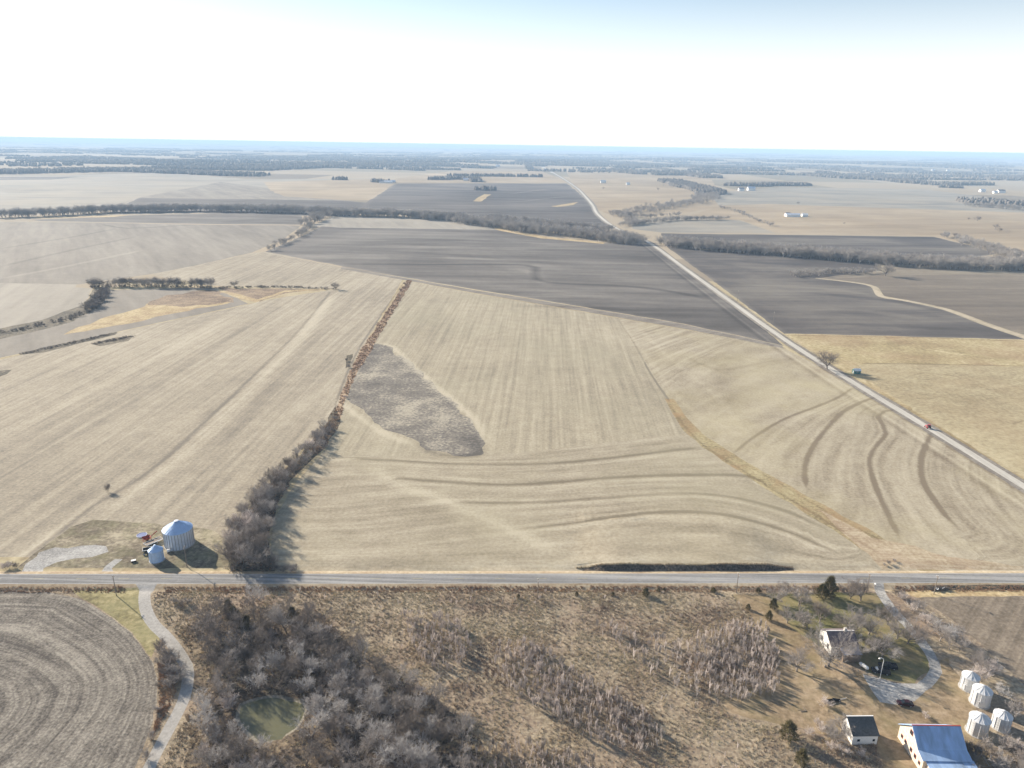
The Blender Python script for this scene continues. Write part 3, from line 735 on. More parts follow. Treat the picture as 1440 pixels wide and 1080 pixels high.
# polar grid about the viewpoint: even detail, out past the horizon
rr = 20.0
k = 0
while rr < 62000:
    step = 0.035 if rr < 20000 else 0.05
    na = int(2 * math.pi / step)
    for i in range(na):
        a = 2 * math.pi * (i + 0.5 * (k % 2)) / na
        pts.append((rr * math.cos(a) + rnd.uniform(-.1, .1) * rr * .02, rr * math.sin(a) + rnd.uniform(-.1, .1) * rr * .02))
    rr *= 1.033; k += 1
pts.append((0, 0))
for x in np.arange(-175, -88, 1.6):
    for y in np.arange(90, 174, 1.6):
        pts.append((x + rnd.uniform(-.2, .2), y + rnd.uniform(-.2, .2)))
for x in np.arange(-70, 200, 5.0):
    for y in np.arange(190, 400, 5.0):
        pts.append((x + rnd.uniform(-.5, .5), y + rnd.uniform(-.5, .5)))
vco, ved, vfa, _, _, _ = delaunay_2d_cdt([Vector(p) for p in pts], edges, [], 0, 1e-3, False)
V2 = np.array([(v.x, v.y) for v in vco]); F = np.array([tuple(f) for f in vfa], dtype=np.int64)
C2 = V2[F].mean(axis=1)
cx, cy = C2[:, 0], C2[:, 1]
reg = np.full(len(F), -1)
for i, (nm, mt, poly) in enumerate(REG):
    reg[inside(poly, cx, cy)] = i
X, Y = V2[:, 0], V2[:, 1]
Z = H(X, Y)
# the pond lies in a hollow
pond_in = inside(POND_S, X, Y)
dpond = pdist(POND_S + [POND_S[0]], X, Y)
Z = np.where(pond_in, Z - 0.25 - np.minimum(dpond, 3) * 0.3, Z)
att = {'darkline': np.zeros(len(X)), 'paleline': np.zeros(len(X))}
for at_, pl, w, s in LINES:
    P = np.array(pl)
    m = (X > P[:, 0].min() - w) & (X < P[:, 0].max() + w) & (Y > P[:, 1].min() - w) & (Y < P[:, 1].max() + w)
    idx = np.where(m)[0]
    if len(idx):
        dd = pdist(pl, X[idx], Y[idx])
        # lines fade in and out along their length
        e0 = np.hypot(X[idx] - P[0, 0], Y[idx] - P[0, 1]); e1 = np.hypot(X[idx] - P[-1, 0], Y[idx] - P[-1, 1])
        fade = np.clip(np.minimum(e0, e1) / (w * 3), 0.15, 1)
        v = np.clip(1 - dd / w, 0, 1) * s * fade
        att[at_][idx] = np.maximum(att[at_][idx], v)

def row_attr(mask, guides, spacing):
    """distance across the rows, measured between neighbouring guide curves"""
    idx = np.where(mask)[0]
    x, y = X[idx], Y[idx]
    D = np.array([pdist(g, x, y) for g in guides])
    n = len(guides)
    near = D.argmin(axis=0)
    cols = np.arange(len(idx))
    d0 = D[near, cols]
    c = np.zeros(len(idx))
    for i in range(n):
        q = np.where(near == i)[0]
        if not len(q): continue
        g = np.array(guides[i])
        di = np.hypot(x[q][:, None] - g[None, :, 0], y[q][:, None] - g[None, :, 1]).argmin(axis=1)
        big = np.full(len(q), -1e9)
        sl = pdist(guides[i - 1], g[:, 0], g[:, 1])[di] - D[i - 1, q] if i > 0 else big
        sh = pdist(guides[i + 1], g[:, 0], g[:, 1])[di] - D[i + 1, q] if i < n - 1 else big
        if i == 0: lowside = sh < 0
        elif i == n - 1: lowside = sl > 0
        else: lowside = sl > sh
        dn = np.where(lowside, D[max(i - 1, 0), q], D[min(i + 1, n - 1), q])
        t_ = np.where(lowside, -1, 1) * d0[q] / (d0[q] + dn + 1e-6)
        if i == 0: t_ = np.where(lowside, -d0[q] / spacing, t_)
        if i == n - 1: t_ = np.where(lowside, t_, d0[q] / spacing)
        c[q] = (i + t_) * spacing
    out = np.zeros(len(X)); out[idx] = c
    return out
rowc = np.zeros(len(X))
def vmask(mat):
    m = np.zeros(len(X), bool)
    ids = [i for i, r in enumerate(REG) if r[1] == mat]
    m[F[np.isin(reg, ids)].ravel()] = True
    return m
def G(pts, step=4): return smooth_line(W(pts), step)
g1 = [G([(-600, 829), (0, 829), (60, 831), (110, 841), (150, 863), (185, 890), (212, 925), (222, 955), (220, 990), (205, 1040), (190, 1080), (140, 1250)]),
      G([(-600, 862), (0, 866), (56, 869), (111, 897), (147, 924), (167, 958), (158, 997), (119, 1047), (90, 1085), (20, 1180), (-80, 1300)]),
      G([(-600, 930), (-100, 912), (0, 919), (36, 930), (72, 952), (89, 969), (78, 1002), (28, 1058), (-40, 1120), (-140, 1250)]),
      G([(-600, 980), (-100, 955), (0, 963), (14, 969), (16, 985), (14, 997), (0, 1016), (-60, 1070), (-200, 1180)])]
m_ = vmask('contour_ploughed'); rowc[m_] = row_attr(m_, g1, 9.0)[m_]
g2 = [G([(380, 640), (500, 640), (560, 638), (700, 636), (850, 620), (940, 608), (1000, 600)], 8)] + \
     [G([(380, 650)] + TER[0], 8), G([(380, 690)] + TER[1], 8), G([(360, 725), (500, 720), (600, 710)] + TER[2], 8), G([(350, 770), (500, 768), (640, 755)] + TER[3], 8), [(x, road_y(x) + 7) for x in range(-90, 160, 8)]]
m_ = vmask('stubble_contour'); rowc[m_] = row_attr(m_, g2, 11.0)[m_]
g3 = [G([(840, 640), (900, 570), (1000, 505), (1100, 465), (1200, 430)], 8)] + [G(t, 8) for t in TER2]
m_ = vmask('stubble_terraced'); rowc[m_] = row_attr(m_, g3, 14.0)[m_]
m_ = vmask('gravel_lane'); rowc[m_] = pdist(smooth_line(LANE_W, 2), X[m_], Y[m_])

# split the sheet by what it is
groups = {}
base_mat = np.where(reg >= 0, '', '')
for i in range(len(REG)):
    sel = reg == i
    if sel.any(): groups.setdefault((REG[i][0], REG[i][1]), []).append(np.where(sel)[0])
un = reg < 0
south = cy < road_y(cx)
r_ = np.hypot(cx, cy)
groups[('ground', 'rough_grass')] = [np.where(un & south & (r_ < 420))[0]]
groups[('countryside', 'countryside')] = [np.where(un & ~(south & (r_ < 420)) & ~((r_ < 700) & ~south))[0]]
groups[('ground', 'pasture_mown')] = [np.where(un & ~south & (r_ < 700))[0]]
for (nm, mt), lst in groups.items():
    fi = np.concatenate(lst)
    if not len(fi): continue
    f = F[fi]
    u, inv = np.unique(f.ravel(), return_inverse=True)
    v3 = np.stack([X[u], Y[u], Z[u]], axis=1)
    me = bpy.data.meshes.new(nm)
    me = np_mesh(nm, v3, inv.reshape(-1, 3), smooth=True)
    if len(me.vertices) == len(u):
        for an, av in (('darkline', att['darkline']), ('paleline', att['paleline']), ('rowc', rowc)):
            a = me.attributes.new(an, 'FLOAT', 'POINT'); a.data.foreach_set('value', av[u].astype(np.float32))
    o = link(nm, me, None, MATS[mt]); tag(o, kind='structure')
# water of the pond
wz = -0.22
me = bpy.data.meshes.new('pond_water')
me.from_pydata([(p[0], p[1], wz) for p in [(pc[0] + (q[0] - pc[0]) * 1.03, pc[1] + (q[1] - pc[1]) * 1.03) for q in POND_S]], [], [tuple(range(len(POND_S)))])
tag(link('pond_water', me, None, MATS['pond_water']), kind='structure')
# road markings
def marking(name, d0, d1, mat, dash=None):
    vs, fs = [], []
    x = -400.0
    while x < 500:
        x2 = x + 10
        if dash: x2 = x + dash[0]
        n = len(vs)
        for xx, d in ((x, d0), (x2, d0), (x2, d1), (x, d1)):
            vs.append((xx, road_y(xx) + d, 0.36 + 0.008 - 0.04 * abs(d) / 2.6 + 0.004))
        fs.append((n, n + 1, n + 2, n + 3))
        x = x + (10 if not dash else dash[0] + dash[1])
    me = bpy.data.meshes.new(name); me.from_pydata(vs, [], fs)
    tag(link(name, me, None, MATS[mat]), kind='structure')
marking('road_marking', 2.16, 2.26, 'line_white')
marking('road_marking', -2.26, -2.16, 'line_white')
marking('road_marking', -0.07, 0.07, 'line_yellow', (3, 9))
#==MORE==
# ------------------------------------------------------------------ plants
def prisms(P0, P1, R0, R1, n):
    """tapered n-sided sticks between point pairs -> verts, quads"""
    P0 = np.asarray(P0, float); P1 = np.asarray(P1, float); R0 = np.asarray(R0, float); R1 = np.asarray(R1, float)
    d = P1 - P0; d /= np.linalg.norm(d, axis=1, keepdims=True) + 1e-9
    ref = np.where(np.abs(d[:, 2:3]) > .9, np.array([[1., 0, 0]]), np.array([[0, 0, 1.]]))
    a = np.cross(d, ref); a /= np.linalg.norm(a, axis=1, keepdims=True) + 1e-9
    b = np.cross(d, a)
    m = len(P0)
    V = np.zeros((m, 2 * n, 3))
    for k in range(n):
        t = 2 * math.pi * k / n
        o = a * math.cos(t) + b * math.sin(t)
        V[:, k] = P0 + o * R0[:, None]; V[:, n + k] = P1 + o * R1[:, None]
    base = (np.arange(m) * 2 * n)[:, None]
    Fs = []
    for k in range(n):
        k2 = (k + 1) % n
        Fs.append(np.concatenate([base + k, base + k2, base + n + k2, base + n + k], axis=1))
    return V.reshape(-1, 3), np.concatenate(Fs)
def grow_tree(seed, h=9.0, spread=0.5, bole=0.22, kids=(6, 5, 5, 5), lens=(0.52, 0.30, 0.17, 0.09), rad=0.022, ang=(38, 42, 45, 45), upw=0.25, twig=0.016, stems=1, lean=0.12):
    """bare winter tree as sticks; returns [(p0, p1, r0, r1, level)]"""
    rn = random.Random(seed)
    S = []
    def rv():
        v = Vector((rn.gauss(0, 1), rn.gauss(0, 1), rn.gauss(0, 1))); return v.normalized()
    def branch(p, d, ln, r, lev):
        nseg = (4, 4, 3, 2, 1)[min(lev, 4)]
        pts_ = [p.copy()]; ds = [d.copy()]
        r_end = r * (0.55 if lev == 0 else 0.3)
        for i in range(nseg):
            d = (d + rv() * (0.10 if lev == 0 else 0.22) + Vector((0, 0, upw * (0.5 if lev else 0.2)))).normalized()
            q = p + d * ln / nseg
            ra = r + (r_end - r) * i / nseg; rb = r + (r_end - r) * (i + 1) / nseg
            S.append((p[:], q[:], max(ra, twig), max(rb, twig * (0.5 if lev >= 3 else 1)), lev))
            p = q; pts_.append(p.copy()); ds.append(d.copy())
        if lev >= len(kids): return
        n = kids[lev] + rn.choice((-1, 0, 0, 1))
        for j in range(n):
            f = (0.45 + 0.55 * (j + 0.6) / n) if lev == 0 else (0.25 + 0.75 * (j + rn.random()) / n)
            f = min(f, 0.999)
            i = min(int(f * nseg), nseg - 1); u_ = f * nseg - i
            pp = pts_[i].lerp(pts_[i + 1], u_); dd = ds[i + 1]
            side = dd.cross(rv()).normalized()
            a = R(ang[lev]) * rn.uniform(0.6, 1.25)
            nd = (dd * math.cos(a) + side * math.sin(a)).normalized()
            if nd.z < -0.15 and lev < 3: nd.z *= -0.5; nd.normalize()
            branch(pp, nd, h * lens[lev] * rn.uniform(0.7, 1.2) * (1.1 - 0.35 * (f if lev else 0)), max((r + (r_end - r) * f) * rn.uniform(.5, .75), twig), lev + 1)
    for s in range(stems):
        a = rn.uniform(0, 6.28)
        o = Vector((math.cos(a), math.sin(a), 0)) * (0.12 * h * 0.4 * (stems > 1))
        d = Vector((math.cos(a) * lean * (2.2 if stems > 1 else 1), math.sin(a) * lean * (2.2 if stems > 1 else 1), 1)).normalized()
        branch(o + Vector((0, 0, -0.25)), d, h * bole * (1 if stems == 1 else rn.uniform(.7, 1.2)), h * rad / math.sqrt(stems), 0)
    return S
def stick_meshes(name, S, split=1):
    """-> (trunk mesh, crown mesh)"""
    out = []
    for part_, sel in (('trunk', lambda l: l <= split), ('crown', lambda l: l > split)):
        Vs, Fs, n0 = [], [], 0
        for n, cond in ((7, lambda l: l == 0), (5, lambda l: l == 1), (4, lambda l: l == 2), (3, lambda l: l >= 3)):
            q = [s for s in S if sel(s[4]) and cond(s[4])]
            if not q: continue
            v, f = prisms([s[0] for s in q], [s[1] for s in q], [s[2] for s in q], [s[3] for s in q], n)
            Vs.append(v); Fs.append(f + n0); n0 += len(v)
        out.append(np_mesh(part_, np.concatenate(Vs), np.concatenate(Fs)))
    return out
TREES = {}
def make_kind(key, metas, mats):
    """several individuals of one kind of plant, in each of its colours"""
    TREES[key] = []
    for i, S in enumerate(metas):
        tr, crn = stick_meshes(key, S)
        zmax = max(s[1][2] for s in S)
        for mt in mats:
            a = tr.copy(); b = crn.copy()
            a.materials.append(MATS['bark' if mt != 'twig_silver' else 'twig_grey']); b.materials.append(MATS[mt])
            TREES[key].append((a, b, zmax, mt))
make_kind('tree', [grow_tree(i, 9.0, kids=(6, 6, 5, 6), lens=(0.5, 0.31, 0.19, 0.10), rad=0.024, twig=0.021) for i in range(5)], ['twig_grey', 'twig_brown', 'twig_silver'])
make_kind('yardtree', [grow_tree(40 + i, 9.0, bole=.24, kids=(7, 6, 6, 7), lens=(0.52, 0.32, 0.2, 0.11), rad=0.035, ang=(48, 45, 45, 45), upw=.18, twig=0.022) for i in range(3)], ['twig_grey', 'twig_brown'])
make_kind('shrub', [grow_tree(60 + i, 5.0, bole=0.34, kids=(5, 5, 5), lens=(0.42, 0.27, 0.14), rad=0.016, twig=0.020, stems=6, lean=0.22, upw=.35) for i in range(4)], ['twig_grey', 'twig_brown', 'twig_rose'])
make_kind('sapling', [grow_tree(80 + i, 3.2, bole=0.7, kids=(7, 5), lens=(0.34, 0.18), rad=0.010, twig=0.017, stems=3, lean=0.07, upw=.9, ang=(22, 26, 20, 20)) for i in range(4)], ['twig_rose', 'twig_grey', 'twig_brown'])
TONE = {'twig_grey': 'grey', 'twig_brown': 'dark brown', 'twig_silver': 'pale silvery', 'twig_rose': 'pinkish brown'}
n_trees = {}
def plant(key, name, x, y, height, label, cat, group, tone=None, width=1.0):
    opts = [t for t in TREES[key] if tone is None or t[3] in (tone if isinstance(tone, tuple) else (tone,))]
    a, b, zm, mt = rnd.choice(opts)
    s = height / zm
    root = empty(name, (x, y, h1(x, y)), rnd.uniform(0, 6.28))
    root.scale = (s * width, s * width, s)
    lab = label.replace('{tone}', TONE[mt])
    tag(root, lab, cat, group)
    link('trunk', a, root); link('crown', b, root)
    n_trees[name] = n_trees.get(name, 0) + 1
    return root
def scatter(poly, n, mind, tries=40, exclude=None, density=None):
    P = np.array(poly); x0, y0 = P.min(axis=0); x1, y1 = P.max(axis=0)
    out = []
    for _ in range(n * tries):
        if len(out) >= n: break
        x = rnd.uniform(x0, x1); y = rnd.uniform(y0, y1)
        if not inside(poly, np.array([x]), np.array([y]))[0]: continue
        if any((x - a) ** 2 + (y - b) ** 2 < mind * mind for a, b in out): continue
        if density and rnd.random() > density(x, y): continue
        out.append((x, y))
    return out
def near_pond(x, y, m=1.5):
    return inside(POND_S, np.array([x]), np.array([y]))[0] or pdist(POND_S + [POND_S[0]], np.array([x]), np.array([y]))[0] < m
def near_line(pl, x, y, m):
    return pdist(pl, np.array([x]), np.array([y]))[0] < m
LANE_S = smooth_line(LANE_W, 4); DRIVE_S = smooth_line(DRIVE_W, 4)

# --- woodland round the pond
WOOD = W([(268, 893), (300, 872), (340, 862), (432, 868), (470, 895), (515, 928), (560, 950), (608, 985), (640, 1025), (672, 1070), (690, 1150), (440, 1170), (300, 1150), (282, 1060), (290, 990), (272, 930)])
def wood_place(x, y):
    px, py = pc
    dx, dy = x - px, y - py
    col_ = ('beside the gravel lane' if dx < -13 else 'left of the pond' if dx < -7 else 'in line with the pond' if dx < 8 else 'right of the pond' if dx < 22 else 'at the open field side')
    row_ = ('nearest the paved road' if dy > 32 else 'in the upper half' if dy > 18 else 'just above the water' if dy > 6 else 'level with the water' if dy > -6 else 'along the bottom')
    return col_ + ', ' + row_
spots = scatter(WOOD, 150, 3.5)
wi = 0
for (x, y) in spots:
    if near_pond(x, y, 2.2) or near_line(LANE_S, x, y, 5.5): continue
    if abs(x - pc[0]) < 8 and pc[1] - 14 < y < pc[1] - 4: continue       # open shore towards the viewer
    if wi >= 105: break
    wi += 1
    tone = rnd.choice(('twig_brown', 'twig_brown', 'twig_grey', 'twig_grey', 'twig_silver')) if y < pc[1] + 14 else rnd.choice(('twig_brown', 'twig_brown', 'twig_grey'))
    hh = rnd.choice((5.0, 6.3, 7.2, 8.0)) * rnd.uniform(.92, 1.08)
    size = 'tall' if hh > 6.8 else 'low'
    plant('tree', 'bare_tree', x, y, hh, size + ' {tone} wood tree ' + wood_place(x, y), 'tree', 'leafless trees of the pond wood', tone, rnd.uniform(.9, 1.15))
for (px, py, hh) in ((556, 1078, 7.5), (575, 1090, 8.5), (430, 952, 6.5), (415, 935, 6.8), (395, 945, 6), (462, 948, 6), (585, 1005, 5.5), (315, 1075, 5.5), (300, 1050, 5), (356, 850, 6.5), (345, 1050, 4.5), (333, 1036, 4.2), (364, 1062, 5.0), (447, 1012, 5.2), (455, 998, 5.5), (480, 975, 6.0), (520, 985, 6.0), (500, 1040, 6.5), (605, 1050, 6.5), (530, 1055, 7)):
    x, y = at(px, py)
    plant('tree', 'bare_tree', x, y, hh, 'full crowned pale silvery tree ' + wood_place(x, y), 'tree', 'leafless trees of the pond wood', 'twig_silver')
for (x, y) in scatter(WOOD, 55, 2.2):
    if near_pond(x, y, 1.2) or near_line(LANE_S, x, y, 4.5): continue
    hh = rnd.uniform(2.2, 4.2)
    plant('shrub', 'leafless_shrub', x, y, hh, '{tone} undergrowth shrub ' + wood_place(x, y), 'shrub', 'undergrowth shrubs of the pond wood', None, 1.2)

# --- overgrown ditch running up from the bin yard
DW = W([(322, 803), (388, 804), (374, 765), (386, 715), (410, 675), (452, 630), (468, 604), (456, 600), (420, 642), (370, 688), (334, 735), (318, 775)])
for (x, y) in scatter(DW, 84, 2.4):
    if y < road_y(x) + 5.6: continue
    f = (y - 185) / 110
    hh = (8.6 - 3.9 * min(1, f)) * rnd.uniform(.75, 1.1)
    seg = 'beside the paved road' if f < .15 else ('near the grain bins' if f < .4 else 'half way up' if f < .75 else 'at its upper end')
    seg += ', ' + ('tall' if hh > 6 else 'middling' if hh > 4.5 else 'low') + (', on its field side' if x > -81 + (y - 185) * .42 else ', on its bin side')
    if rnd.random() < .6:
        plant('tree', 'bare_tree', x, y, hh, '{tone} tree in the ditch thicket ' + seg, 'tree', 'leafless trees of the ditch thicket', rnd.choice(('twig_brown', 'twig_grey', 'twig_grey')))
    else:
        plant('shrub', 'leafless_shrub', x, y, hh * .75, '{tone} shrub in the ditch thicket ' + seg, 'shrub', 'shrubs of the ditch thicket', None, 1.2)
for k_, (px, py) in enumerate(((388, 803), (398, 804), (408, 805), (416, 803), (13, 797), (22, 799), (8, 802))):
    x, y = at(px, py)
    plant('shrub', 'leafless_shrub', x, y, rnd.uniform(1.6, 2.6), '{tone} roadside shrub ' + ('where the thicket meets the paved road' if px > 200 else 'by the gravel lot entrance at far left'), 'shrub', 'roadside shrubs', None, 1.3)
for k_, (px, py, hh) in enumerate(((463, 602, 2.5), (472, 590, 2.2), (485, 560, 1.8), (490, 517, 2.4), (569, 400, 2.2), (562, 408, 1.8), (487, 508, 2.0))):
    x, y = at(px, py)
    plant('shrub', 'leafless_shrub', x, y, hh, '{tone} bush on the rust coloured upper ditch ' + ('near its far end' if py < 450 else 'by its dark hollow' if py < 530 else 'near the thicket'), 'shrub', 'bushes on the rusty ditch', None, 1.2)

# --- shrubs between the ploughed field and the lane
for (px, py, hh) in ((222, 915, 3.2), (232, 925, 3.6), (240, 938, 4.0), (246, 950, 4.2), (236, 952, 3.2), (250, 962, 3.0), (243, 968, 3.0), (228, 935, 3.0), (226, 965, 2.0), (222, 1000, 1.8), (212, 1040, 1.8), (205, 1068, 2.4), (280, 870, 3.0), (255, 855, 2.4), (262, 850, 2.2), (245, 848, 2.0)):
    x, y = at(px, py)
    w = 'left of the gravel lane at its bend' if 910 < py < 970 and px < 252 else ('left of the lane near the picture edge' if px < 252 and py > 970 else 'in the corner of lane and paved road')
    plant('shrub', 'leafless_shrub', x, y, hh, '{tone} leafless shrub ' + w, 'shrub', 'shrubs along the gravel lane', ('twig_grey', 'twig_brown'), 1.3)

# --- farmyard trees (each one told apart)
YT = [(1203, 925, 6.0, 'twig_grey', 'bare tree between farmhouse porch and propane tank'), (1222, 893, 6.5, 'twig_grey', 'bare tree on the lawn behind the right end of the farmhouse'), (1248, 878, 6.0, 'twig_brown', 'bare tree half way along the drive on its lawn side'), 
      (1165, 937, 9.5, 'twig_grey', 'big spreading bare tree in front of the white farmhouse'),
      (1192, 888, 9.0, 'twig_grey', 'tall bare tree behind the farmhouse roof'),
      (1120, 944, 6.5, 'twig_grey', 'bare tree alone on the brown yard left of the house'),
      (1135, 884, 6.0, 'twig_grey', 'slim bare tree on the lawn left of the farmhouse'),
      (1152, 876, 6.0, 'twig_brown', 'thin bare tree close to the farmhouse back corner'),
      (1210, 845, 6.5, 'twig_brown', 'forked dark bare tree by the rail fence near the drive'),
      (1196, 842, 5.5, 'twig_grey', 'smaller forked bare tree beside the green cedar'),
      (1123, 852, 6.0, 'twig_silver', 'pale bare tree on the lawn just inside the rail fence'),
      (1090, 848, 5.5, 'twig_silver', 'pale bare tree at the left end of the lawn'),
      (1104, 838, 4.5, 'twig_silver', 'small pale bare tree touching the rail fence'),
      (1107, 876, 5.0, 'twig_grey', 'small bare tree right of the brush thicket'),
      (1276, 905, 7.5, 'twig_brown', 'bare tree inside the bend of the drive'),
      (1262, 898, 6.5, 'twig_grey', 'bare tree on the lawn edge beside the drive'),
      (1240, 925, 7.0, 'twig_grey', 'bare tree between the house and the parked trucks'),
      (1225, 915, 6.0, 'twig_brown', 'bare tree at the right end of the farmhouse'),
      (1178, 1042, 5.5, 'twig_silver', 'slender pale tree at the left wall of the dark roofed shed'),
      (1183, 1030, 4.8, 'twig_silver', 'thin whitish tree leaning on the dark roofed shed'),
      (1163, 519, 11.5, 'twig_brown', 'lone wide bare tree beside the gravel road'),
      (1245, 388, 15.0, 'twig_silver', 'large pale bare tree at the end of the oval thicket'),
      (471, 407, 7.0, 'twig_brown', 'small lone tree at the tip of the weedy strip'),
      (330, 404, 6.5, 'twig_brown', 'lone little tree right of the field tree row')]
for px, py, hh, tn, lb in YT:
    x, y = at(px, py)
    plant('yardtree', 'bare_tree', x, y, hh, lb, 'tree', 'single bare trees', tn if tn != 'twig_silver' else 'twig_grey', 1.15 if hh > 9 else 1.0)

# --- hedgerow between the yard and the east field
HL = smooth_line(W([(1255, 868), (1280, 868), (1305, 885), (1330, 900), (1355, 925), (1385, 955), (1405, 985), (1425, 1010), (1440, 1045), (1430, 1085)]), 3)
nh = 0
for (x, y) in HL:
    for q in range(2):
        xx, yy = x + rnd.uniform(-3, 3), y + rnd.uniform(-3, 3)
        if near_line(DRIVE_S, xx, yy, 4) or (104 < xx < 113 and 130 < yy < 142): continue
        if any(math.hypot(xx - a, yy - b) < 4.2 for a, b in ((108.8, 137.7), (108.8, 133.3), (103, 125), (108.2, 125.3))): continue
        nh += 1
        if nh > 64: continue
        seg = 'beside the drive entrance' if yy > 158 else ('behind the upper silver bins' if yy > 135 else 'behind the lower silver bins' if yy > 120 else 'right of the metal roofed barn')
        if rnd.random() < .45:
            plant('tree', 'bare_tree', xx, yy, rnd.uniform(4.5, 6.5), '{tone} leafless hedgerow tree ' + seg, 'tree', 'hedgerow trees east of the farmyard', ('twig_silver', 'twig_grey'))
        else:
            plant('shrub', 'leafless_shrub', xx, yy, rnd.uniform(3.0, 4.8), '{tone} leafless hedgerow shrub ' + seg, 'shrub', 'hedgerow shrubs east of the farmyard', ('twig_grey', 'twig_brown', 'twig_rose'), 1.25)
for (px, py, hh) in ((1262, 838, 3.0), (1270, 843, 2.6), (1285, 860, 3.2), (1355, 1062, 4.0), (1372, 1070, 4.5), (1390, 1060, 4.2), (1400, 1085, 5), (1365, 1090, 4.0), (1420, 1060, 4.6)):
    x, y = at(px, py)
    plant('shrub', 'leafless_shrub', x, y, hh, '{tone} leafless shrub ' + ('at the mouth of the farm drive' if py < 900 else 'against the right end of the barn'), 'shrub', 'shrubs round the farmyard', ('twig_rose', 'twig_brown') if py < 900 else ('twig_silver' if False else 'twig_brown', 'twig_grey'), 1.3)
for (px, py, hh) in ((1162, 992, 2.2), (1155, 1028, 1.8), (1170, 1055, 1.8), (1300, 1008, 1.4), (1186, 1058, 1.8), (1210, 1062, 1.8), (1148, 1020, 1.6), (1136, 1032, 1.6)):
    x, y = at(px, py)
    plant('shrub', 'leafless_shrub', x, y, hh, '{tone} low scrubby bush ' + ('in the bare yard' if py < 1000 else 'round the dark roofed shed'), 'shrub', 'scrub round the farmyard sheds', ('twig_rose',), 1.5)

# --- cedars
def cedar_mesh(seed, h=6.0, w=2.0, n=1500):
    r_ = np.random.default_rng(seed)
    u_ = r_.random(n) ** 0.8
    z = 0.06 * h + u_ * h * 0.94
    prof = w * (1 - u_) ** 0.65 * np.minimum(1, (u_ + 0.12) * 3.2)
    th = r_.random(n) * 2 * math.pi
    lob = 1 + 0.32 * np.sin(th * 3 + z * 1.7 + seed) + 0.24 * np.sin(th * 5 - z * 3.1 + 2 * seed)
    rr_ = prof * lob * (0.35 + 0.65 * np.sqrt(r_.random(n)))
    p = np.stack([rr_ * np.cos(th), rr_ * np.sin(th), z], axis=1)
    d = np.stack([np.cos(th), np.sin(th), 0.35 + 0.6 * r_.random(n)], axis=1) + r_.normal(0, .35, (n, 3))
    d /= np.linalg.norm(d, axis=1, keepdims=True)
    ln = (0.35 + 0.55 * r_.random(n) ** 2) * h / 6
    return p, p + d * ln[:, None], np.full(n, 0.085 * h / 6), np.full(n, 0.012)
CED = []
for i in range(3):
    w = (2.1, 2.6, 2.3)[i]
    p0, p1, r0, r1 = cedar_mesh(i + 5, 6.0, w)
    v, f = prisms(p0, p1, r0, r1, 3)
    cm = np_mesh('crown', v, f); cm.materials.append(MATS['cedar_needles'])
    tm = MB().tube([(0, 0, -.2), (0.03, 0, 2.5), (0, 0.03, 5.4)], [.16, .1, .03], 6)
    me = bpy.data.meshes.new('trunk'); me.from_pydata(tm.v, [], tm.f); me.materials.append(MATS['bark'])
    CED.append((me, cm))
for k_, (px, py, hh, wd, lb) in enumerate([(1165, 839, 6.6, 1.0, 'tall dark green cedar rising in front of the paved road'),
        (1155, 841, 4.6, 1.1, 'shorter olive cedar leaning on the tall cedar by the rail fence'),
        (1087, 857, 3.6, .9, 'olive cedar at the left corner of the lawn'),
        (1081, 872, 3.0, 1.0, 'squat olive cedar below the lawn corner cedar'),
        (1108, 1040, 4.8, 1.05, 'rounded dark cedar left of the dark roofed shed'),
        (1126, 1075, 4.0, 1.0, 'low cedar at the bottom edge below the rounded cedar'),
        (908, 838, 2.6, 1.25, 'dark round cedar on the rough grass near the road'),
        (926, 832, 1.2, 1.2, 'tiny reddish cedar right of the round roadside cedar'),
        (934, 831, 1.1, 1.2, 'second tiny cedar right of the round roadside cedar'),
        (1003, 833, 1.6, 1.6, 'wide low cedar by the left end of the rail fence'),
        (1066, 834, 1.8, 1.2, 'small cedar poking up beside the rail fence'),
        (811, 838, 1.5, 1.0, 'small brown cedar on the rough grass left of the round one'),
        (862, 838, 1.3, 1.2, 'small grey cedar seedling between two others'),
        (729, 841, 1.4, .9, 'small cedar seedling near the white marker pole'),
        (1052, 857, 1.8, 1.1, 'little dark cedar on the edge of the brush'),
        (330, 876, 5.0, 1.1, 'dark green cedar inside the upper pond wood'),
        (345, 884, 4.2, 1.2, 'second green cedar inside the upper pond wood'),
        (412, 874, 4.5, 1.0, 'green tinged cedar at the right of the upper pond wood'),
        (322, 862, 4.2, 1.0, 'dull cedar at the road side edge of the pond wood')]):
    a, b = CED[k_ % 3]
    x, y = at(px, py)
    root = empty('cedar_tree', (x, y, h1(x, y) - .05), rnd.uniform(0, 6.28), lb, 'cedar', 'cedar trees')
    s = hh / 6.2; root.scale = (s * wd, s * wd, s)
    link('trunk', a, root); link('crown', b, root)

# --- brush thicket of saplings on the rough grass
BR = [(W([(560, 862), (640, 872), (668, 915), (640, 948), (600, 942), (575, 905)]), 'by the pond wood', 0.9, ('twig_rose',)),
      (W([(690, 915), (740, 905), (800, 940), (860, 975), (920, 1015), (935, 1045), (900, 1065), (820, 1040), (760, 1000), (705, 965)]), 'mid grassland', 1.0, ('twig_grey', 'twig_rose')),
      (W([(835, 880), (900, 892), (950, 905), (1000, 945), (985, 985), (930, 960), (870, 920)]), 'between the thickets', 0.5, ('twig_rose', 'twig_grey')),
      (W([(960, 905), (1030, 880), (1075, 880), (1095, 925), (1098, 975), (1040, 990), (1000, 975), (975, 935)]), 'by the farmyard', 1.3, ('twig_rose', 'twig_grey')),
      (W([(650, 1060), (740, 1045), (830, 1070), (880, 1110), (640, 1110)]), 'at the bottom edge', 0.9, ('twig_brown', 'twig_grey'))]
